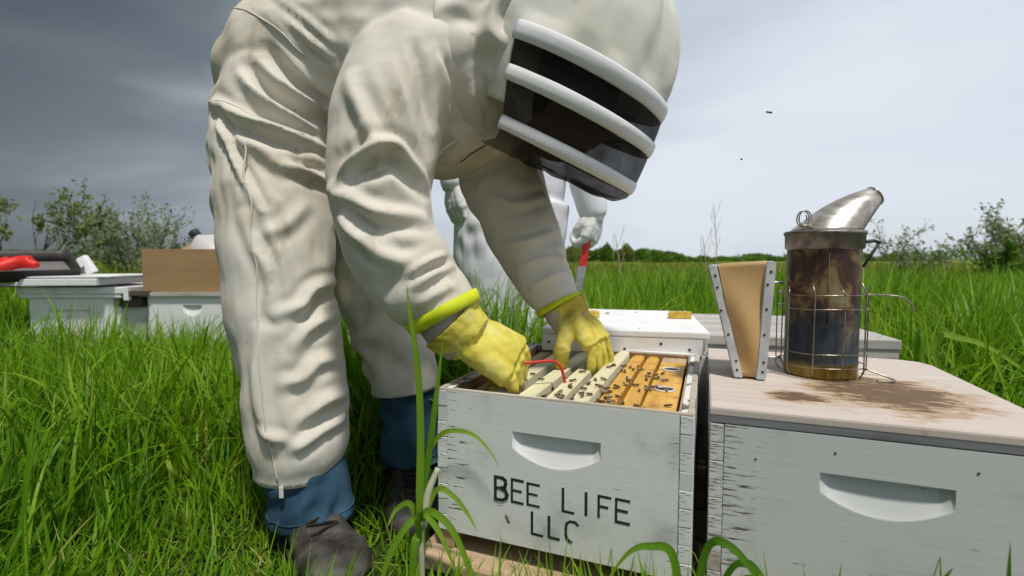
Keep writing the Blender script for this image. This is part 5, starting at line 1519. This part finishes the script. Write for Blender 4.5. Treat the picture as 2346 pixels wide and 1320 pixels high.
def shrub(name, label, loc, h, spread, nstem, nleaf, size, mat, seed, group=None, low=.25, thick=.03, wild=.5, bare=0.0):
    rs = np.random.default_rng(seed); t = thing(name, label, 'shrub', loc, 0, group)
    paths, tips = [], []
    def grow(p, d, L, r, depth):
        q = p.copy(); pts = [q.copy()]
        for k in range(4):
            d = d + rs.normal(0, .16, 3) + np.array([0, 0, .05]); d /= np.linalg.norm(d); q = q + d * L / 4; pts.append(q.copy())
            if depth < 2: tips.append((q.copy(), L * .22))
        paths.append((pts, np.linspace(r, r * .5, 5)))
        if depth == 0: return
        for k in range(rs.integers(2, 4) + (depth == 2)):
            nd = d + rs.normal(0, wild, 3); nd[2] = abs(nd[2]) * .8 + .15; nd /= np.linalg.norm(nd)
            grow(pts[rs.integers(2, 5)], nd, L * rs.uniform(.5, .8), r * .55, depth - 1)
    for k in range(nstem):
        a_ = rs.random() * 6.283; d = np.array([math.cos(a_) * spread, math.sin(a_) * spread, 1.0]); d /= np.linalg.norm(d)
        grow(np.array([rs.normal(0, .08), rs.normal(0, .08), 0.0]), d, h * rs.uniform(.4, .55), thick * rs.uniform(.6, 1.1), 2)
    zmax = max(q[2] for q, _ in tips); sc = h / zmax
    link('trunk', multi_tube_mesh('trunk', [(np.array(p) * np.array([1, 1, sc]), r) for p, r in paths], 5), M['bark'], t)
    tips = [q for q in tips if q[0][2] * sc > h * low and rs.random() > bare]
    idx = rs.integers(0, len(tips), nleaf)
    C = np.array([tips[i][0] for i in idx]) * np.array([1, 1, sc]) + rs.normal(0, 1, (nleaf, 3)) * np.array([tips[i][1] for i in idx])[:, None] * .55
    clump = np.array([rs.random(len(tips))[i] for i in idx])
    link('crown', leaves_mesh(C, size, rs, np.clip(clump * .8 + rs.normal(.1, .15, nleaf), 0, 1)), M[mat], t)
    return t
shrub('shrub', 'sparse dark-stemmed shrub with small yellow-green leaves behind the dark tray', (-7.75, 8.1, 0), 2.05, .55, 6, 1500, .045, 'leaf_olive', 3, low=.45, thick=.03, bare=.35)
shrub('shrub', 'wide grey-green twiggy shrub behind the cardboard box', (-6.7, 9.0, 0), 1.72, 1.0, 16, 3600, .040, 'leaf_grey', 5, low=.22, thick=.02)
shrub('shrub', 'small pale twiggy shrub to the right of the smoker', (7.1, 9.0, 0), 1.32, .8, 8, 700, .038, 'leaf_grey', 8, low=.35, thick=.016)
shrub('shrub', 'bushy grey-green shrub beyond the tall grass at the meadow edge', (9.3, 9.2, 0), 1.62, .9, 13, 3200, .048, 'leaf_grey', 9, low=.3, thick=.02)
shrub('shrub', 'dense green low bush under the bushy grey-green shrub', (8.9, 8.8, 0), .92, 1.4, 12, 2600, .05, 'leaf_green', 10, low=.1, thick=.015)

def far_bush(name, label, loc, w, h, n, size, mat, seed, group):
    rs = np.random.default_rng(seed); t = thing(name, label, 'bush', loc, 0, group)
    d = rs.normal(0, 1, (n, 3)); d /= np.linalg.norm(d, axis=1)[:, None]; d[:, 2] = np.abs(d[:, 2])
    r = rs.uniform(.55, 1.0, n) ** .5
    C = d * r[:, None] * np.array([w / 2, w / 2, h]) * (1 + .16 * vnoise(d * 2.2, 1.0, seed))[:, None] * .95
    link('crown', leaves_mesh(C, size, rs, np.clip(.45 + .35 * vnoise(C, 1.2, seed) + rs.normal(0, .15, n), 0, 1)), M[mat], t)
    link('trunk', multi_tube_mesh('trunk', [([(rs.normal(0, w * .05), 0, 0), (rs.normal(0, w * .08), 0, h * .7)], [h * .035, h * .012]) for _ in range(3)], 5), M['bark'], t)
    return t
far_bush('far_bush', 'large rounded green bush on the horizon beside the thin dry stalks', (21.5, 70, 0), 6.6, 1.75, 3000, .22, 'leaf_green', 31, 'far bushes')
far_bush('far_bush', 'upright pale-tipped tree in the far hedge by the red tool', (17.8, 78, 0), 3.0, 3.0, 1200, .24, 'leaf_olive', 32, 'far bushes')
far_bush('far_bush', 'dark pointed tree in the far hedge left of the pale tree', (15.2, 80, 0), 2.4, 3.1, 900, .24, 'leaf_green', 33, 'far bushes')
far_bush('far_bush', 'small low bush on the horizon right of the large rounded bush', (27.6, 72, 0), 3.0, 1.0, 700, .2, 'leaf_green', 34, 'far bushes')
far_bush('far_bush', 'faint tree standing just beside the white suited leg', (7.9, 66, 0), 3.4, 2.3, 1000, .22, 'leaf_olive', 35, 'far bushes')
def hedge():
    rs = np.random.default_rng(77); C = []
    for x0, x1, y, h, n in ((4, 24, 84, 2.1, 5200), (24, 46, 92, 1.2, 2600), (44, 82, 95, 1.6, 4200), (78, 150, 105, 2.4, 5000), (-150, -60, 110, 2.6, 4000), (-62, -20, 100, 2.0, 3000), (-20, 6, 96, 1.8, 2500)):
        x = rs.uniform(x0, x1, n)
        top = h * (.75 + .4 * vnoise(np.column_stack([x, np.zeros(n)]), .16, 4) + .25 * vnoise(np.column_stack([x, np.zeros(n)]), .6, 5))
        C.append(np.column_stack([x, y + rs.normal(0, 1.2, n), top * rs.random(n) ** .6]))
    C = np.vstack(C)
    o = link('far_hedge', leaves_mesh(C, .34, rs, np.clip(.5 + .4 * vnoise(C, .3, 8) + rs.normal(0, .12, len(C)), 0, 1)), M['leaf_green'])
    tag(o, 'distant green hedge line along the horizon', 'hedge', None, 'stuff')
hedge()

# ------------------------------------------------------------ bees
def bee_mesh():
    V, F, MI = [], [], []
    def ell(c, r, n=8, m=6, mi=0):
        k = len(V)
        for i in range(m + 1):
            p = math.pi * i / m
            for j in range(n):
                a_ = 2 * math.pi * j / n
                V.append((c[0] + r[0] * math.cos(p), c[1] + r[1] * math.sin(p) * math.cos(a_), c[2] + r[2] * math.sin(p) * math.sin(a_)))
        for i in range(m):
            for j in range(n):
                F.append((k + i * n + j, k + i * n + (j + 1) % n, k + (i + 1) * n + (j + 1) % n, k + (i + 1) * n + j)); MI.append(mi)
    ell((-.0035, 0, .003), (.0048, .0024, .0022), 8, 8, 0); ell((.0018, 0, .0034), (.0023, .0021, .0020), 8, 5, 1); ell((.0046, 0, .0031), (.0014, .0018, .0016), 8, 4, 1)
    for s in (-1, 1):
        k = len(V)
        V.extend([(.0015, .0012 * s, .0052), (-.003, .0042 * s, .0056), (-.0078, .0045 * s, .0054), (-.0065, .0018 * s, .0053)]); F.append((k, k + 1, k + 2, k + 3)); MI.append(2)
        for dx in (-.001, .001, .0028):
            k = len(V)
            V.extend([(dx, .001 * s, .0025), (dx + .0006, .001 * s, .0025), (dx * 2 + .0004, .0045 * s, .0002), (dx * 2, .0045 * s, .0002)]); F.append((k, k + 1, k + 2, k + 3)); MI.append(1)
    me = pydata('honey_bee', V, F); me.polygons.foreach_set('material_index', MI)
    t = NT('bee_abdomen'); X = t.xyz(t.mapping())[0]
    t.col(t.ramp(t.math('FRACT', t.math('MULTIPLY', X, 480)), [(.45, (.02, .012, .006)), (.6, (.33, .19, .045))])); t.set(rough=.5)
    me.materials.append(t.m); me.materials.append(mottled('bee_thorax', (.035, .022, .008), (.16, .10, .035), 900, .8, .3, 2000))
    w = NT('bee_wing'); w.col((.5, .47, .42)); w.set(rough=.25)
    trn = w.n.new('ShaderNodeBsdfTransparent'); mx = w.n.new('ShaderNodeMixShader'); mx.inputs[0].default_value = .6
    w.lk(w.b.outputs[0], mx.inputs[1]); w.lk(trn.outputs[0], mx.inputs[2]); w.lk(mx.outputs[0], w.out.inputs['Surface'])
    me.materials.append(w.m)
    return me
BEE = bee_mesh(); br = random.Random(5)
def bee(loc, rot, label, group):
    o = bpy.data.objects.new('honey_bee', BEE); COL.objects.link(o); o.location = loc; o.rotation_euler = rot
    s_ = br.uniform(.9, 1.12); o.scale = (s_, s_, s_)
    return tag(o, label, 'bee', group)
def bar_z(u):
    for bu, w, dz, m, sk in bar_spots:
        if abs(u - bu) < w / 2 - .001: return FZ + dz + .0004, m
    return (FZ + .0004, 'feeder') if .334 < u < .384 else (FZ - .012, 'gap')
def hive_bee(u, v):
    z, m = bar_z(u)
    lab, grp = {'pale': ('honey bee on a pale frame bar in the open hive', 'bees on the pale frames'),
                'pale_brown': ('honey bee on the brownish worn frame', 'bees on the worn frame'),
                'propolis': ('honey bee on an orange frame bar in the open hive', 'bees on the orange frames'),
                'feeder': ('honey bee on the orange feeder plate', 'bees on the feeder'),
                'gap': ('honey bee squeezed in a gap between frame bars', 'bees between the frames')}[m]
    rx = br.uniform(-.25, .25) if m != 'gap' else br.uniform(-1.2, 1.2)
    bee(a_world(u, v, z), (rx, br.uniform(-.25, .25) if m != 'gap' else br.uniform(-.9, .3), br.uniform(0, 6.28)), lab, grp)
for _ in range(46): hive_bee(br.gauss(.232, .028), abs(br.gauss(.03, .055)) + .022)
for _ in range(26): hive_bee(br.choice((.258, .296, .33)) + br.gauss(0, .006), br.uniform(.03, .42))
for _ in range(26): hive_bee(br.uniform(.25, .325), br.uniform(.05, .38))
for _ in range(8): hive_bee(br.uniform(.335, .382), br.uniform(.04, .30))
for _ in range(9): hive_bee(br.uniform(.16, .255), br.uniform(.1, .4))
for _ in range(26): hive_bee(br.choice((.166, .218)) + br.gauss(0, .004), br.uniform(.03, .3))
for _ in range(6): hive_bee(br.uniform(.08, .15), br.uniform(.03, .3))
bee((.497, 1.1, .782), (.3, -.2, 1.2), 'honey bee flying in the sky level with the veil', 'flying bees')
bee((.563, 1.12, .888), (.2, -.3, 2.6), 'honey bee flying highest in the sky, beside the hood', 'flying bees')
p_ = on_front(.1365, .016, .1535)
bee(p_, (math.pi / 2 - .2, 1.2, A_TH), 'honey bee hovering close to the lettering on the white board', 'flying bees')
for (x, y) in ((.14, 1.50), (.30, 1.56), (.48, 1.52)): bee((x, y, .3966), (0, 0, br.uniform(0, 6)), 'honey bee walking on the white painted lid', 'bees on the white lid')
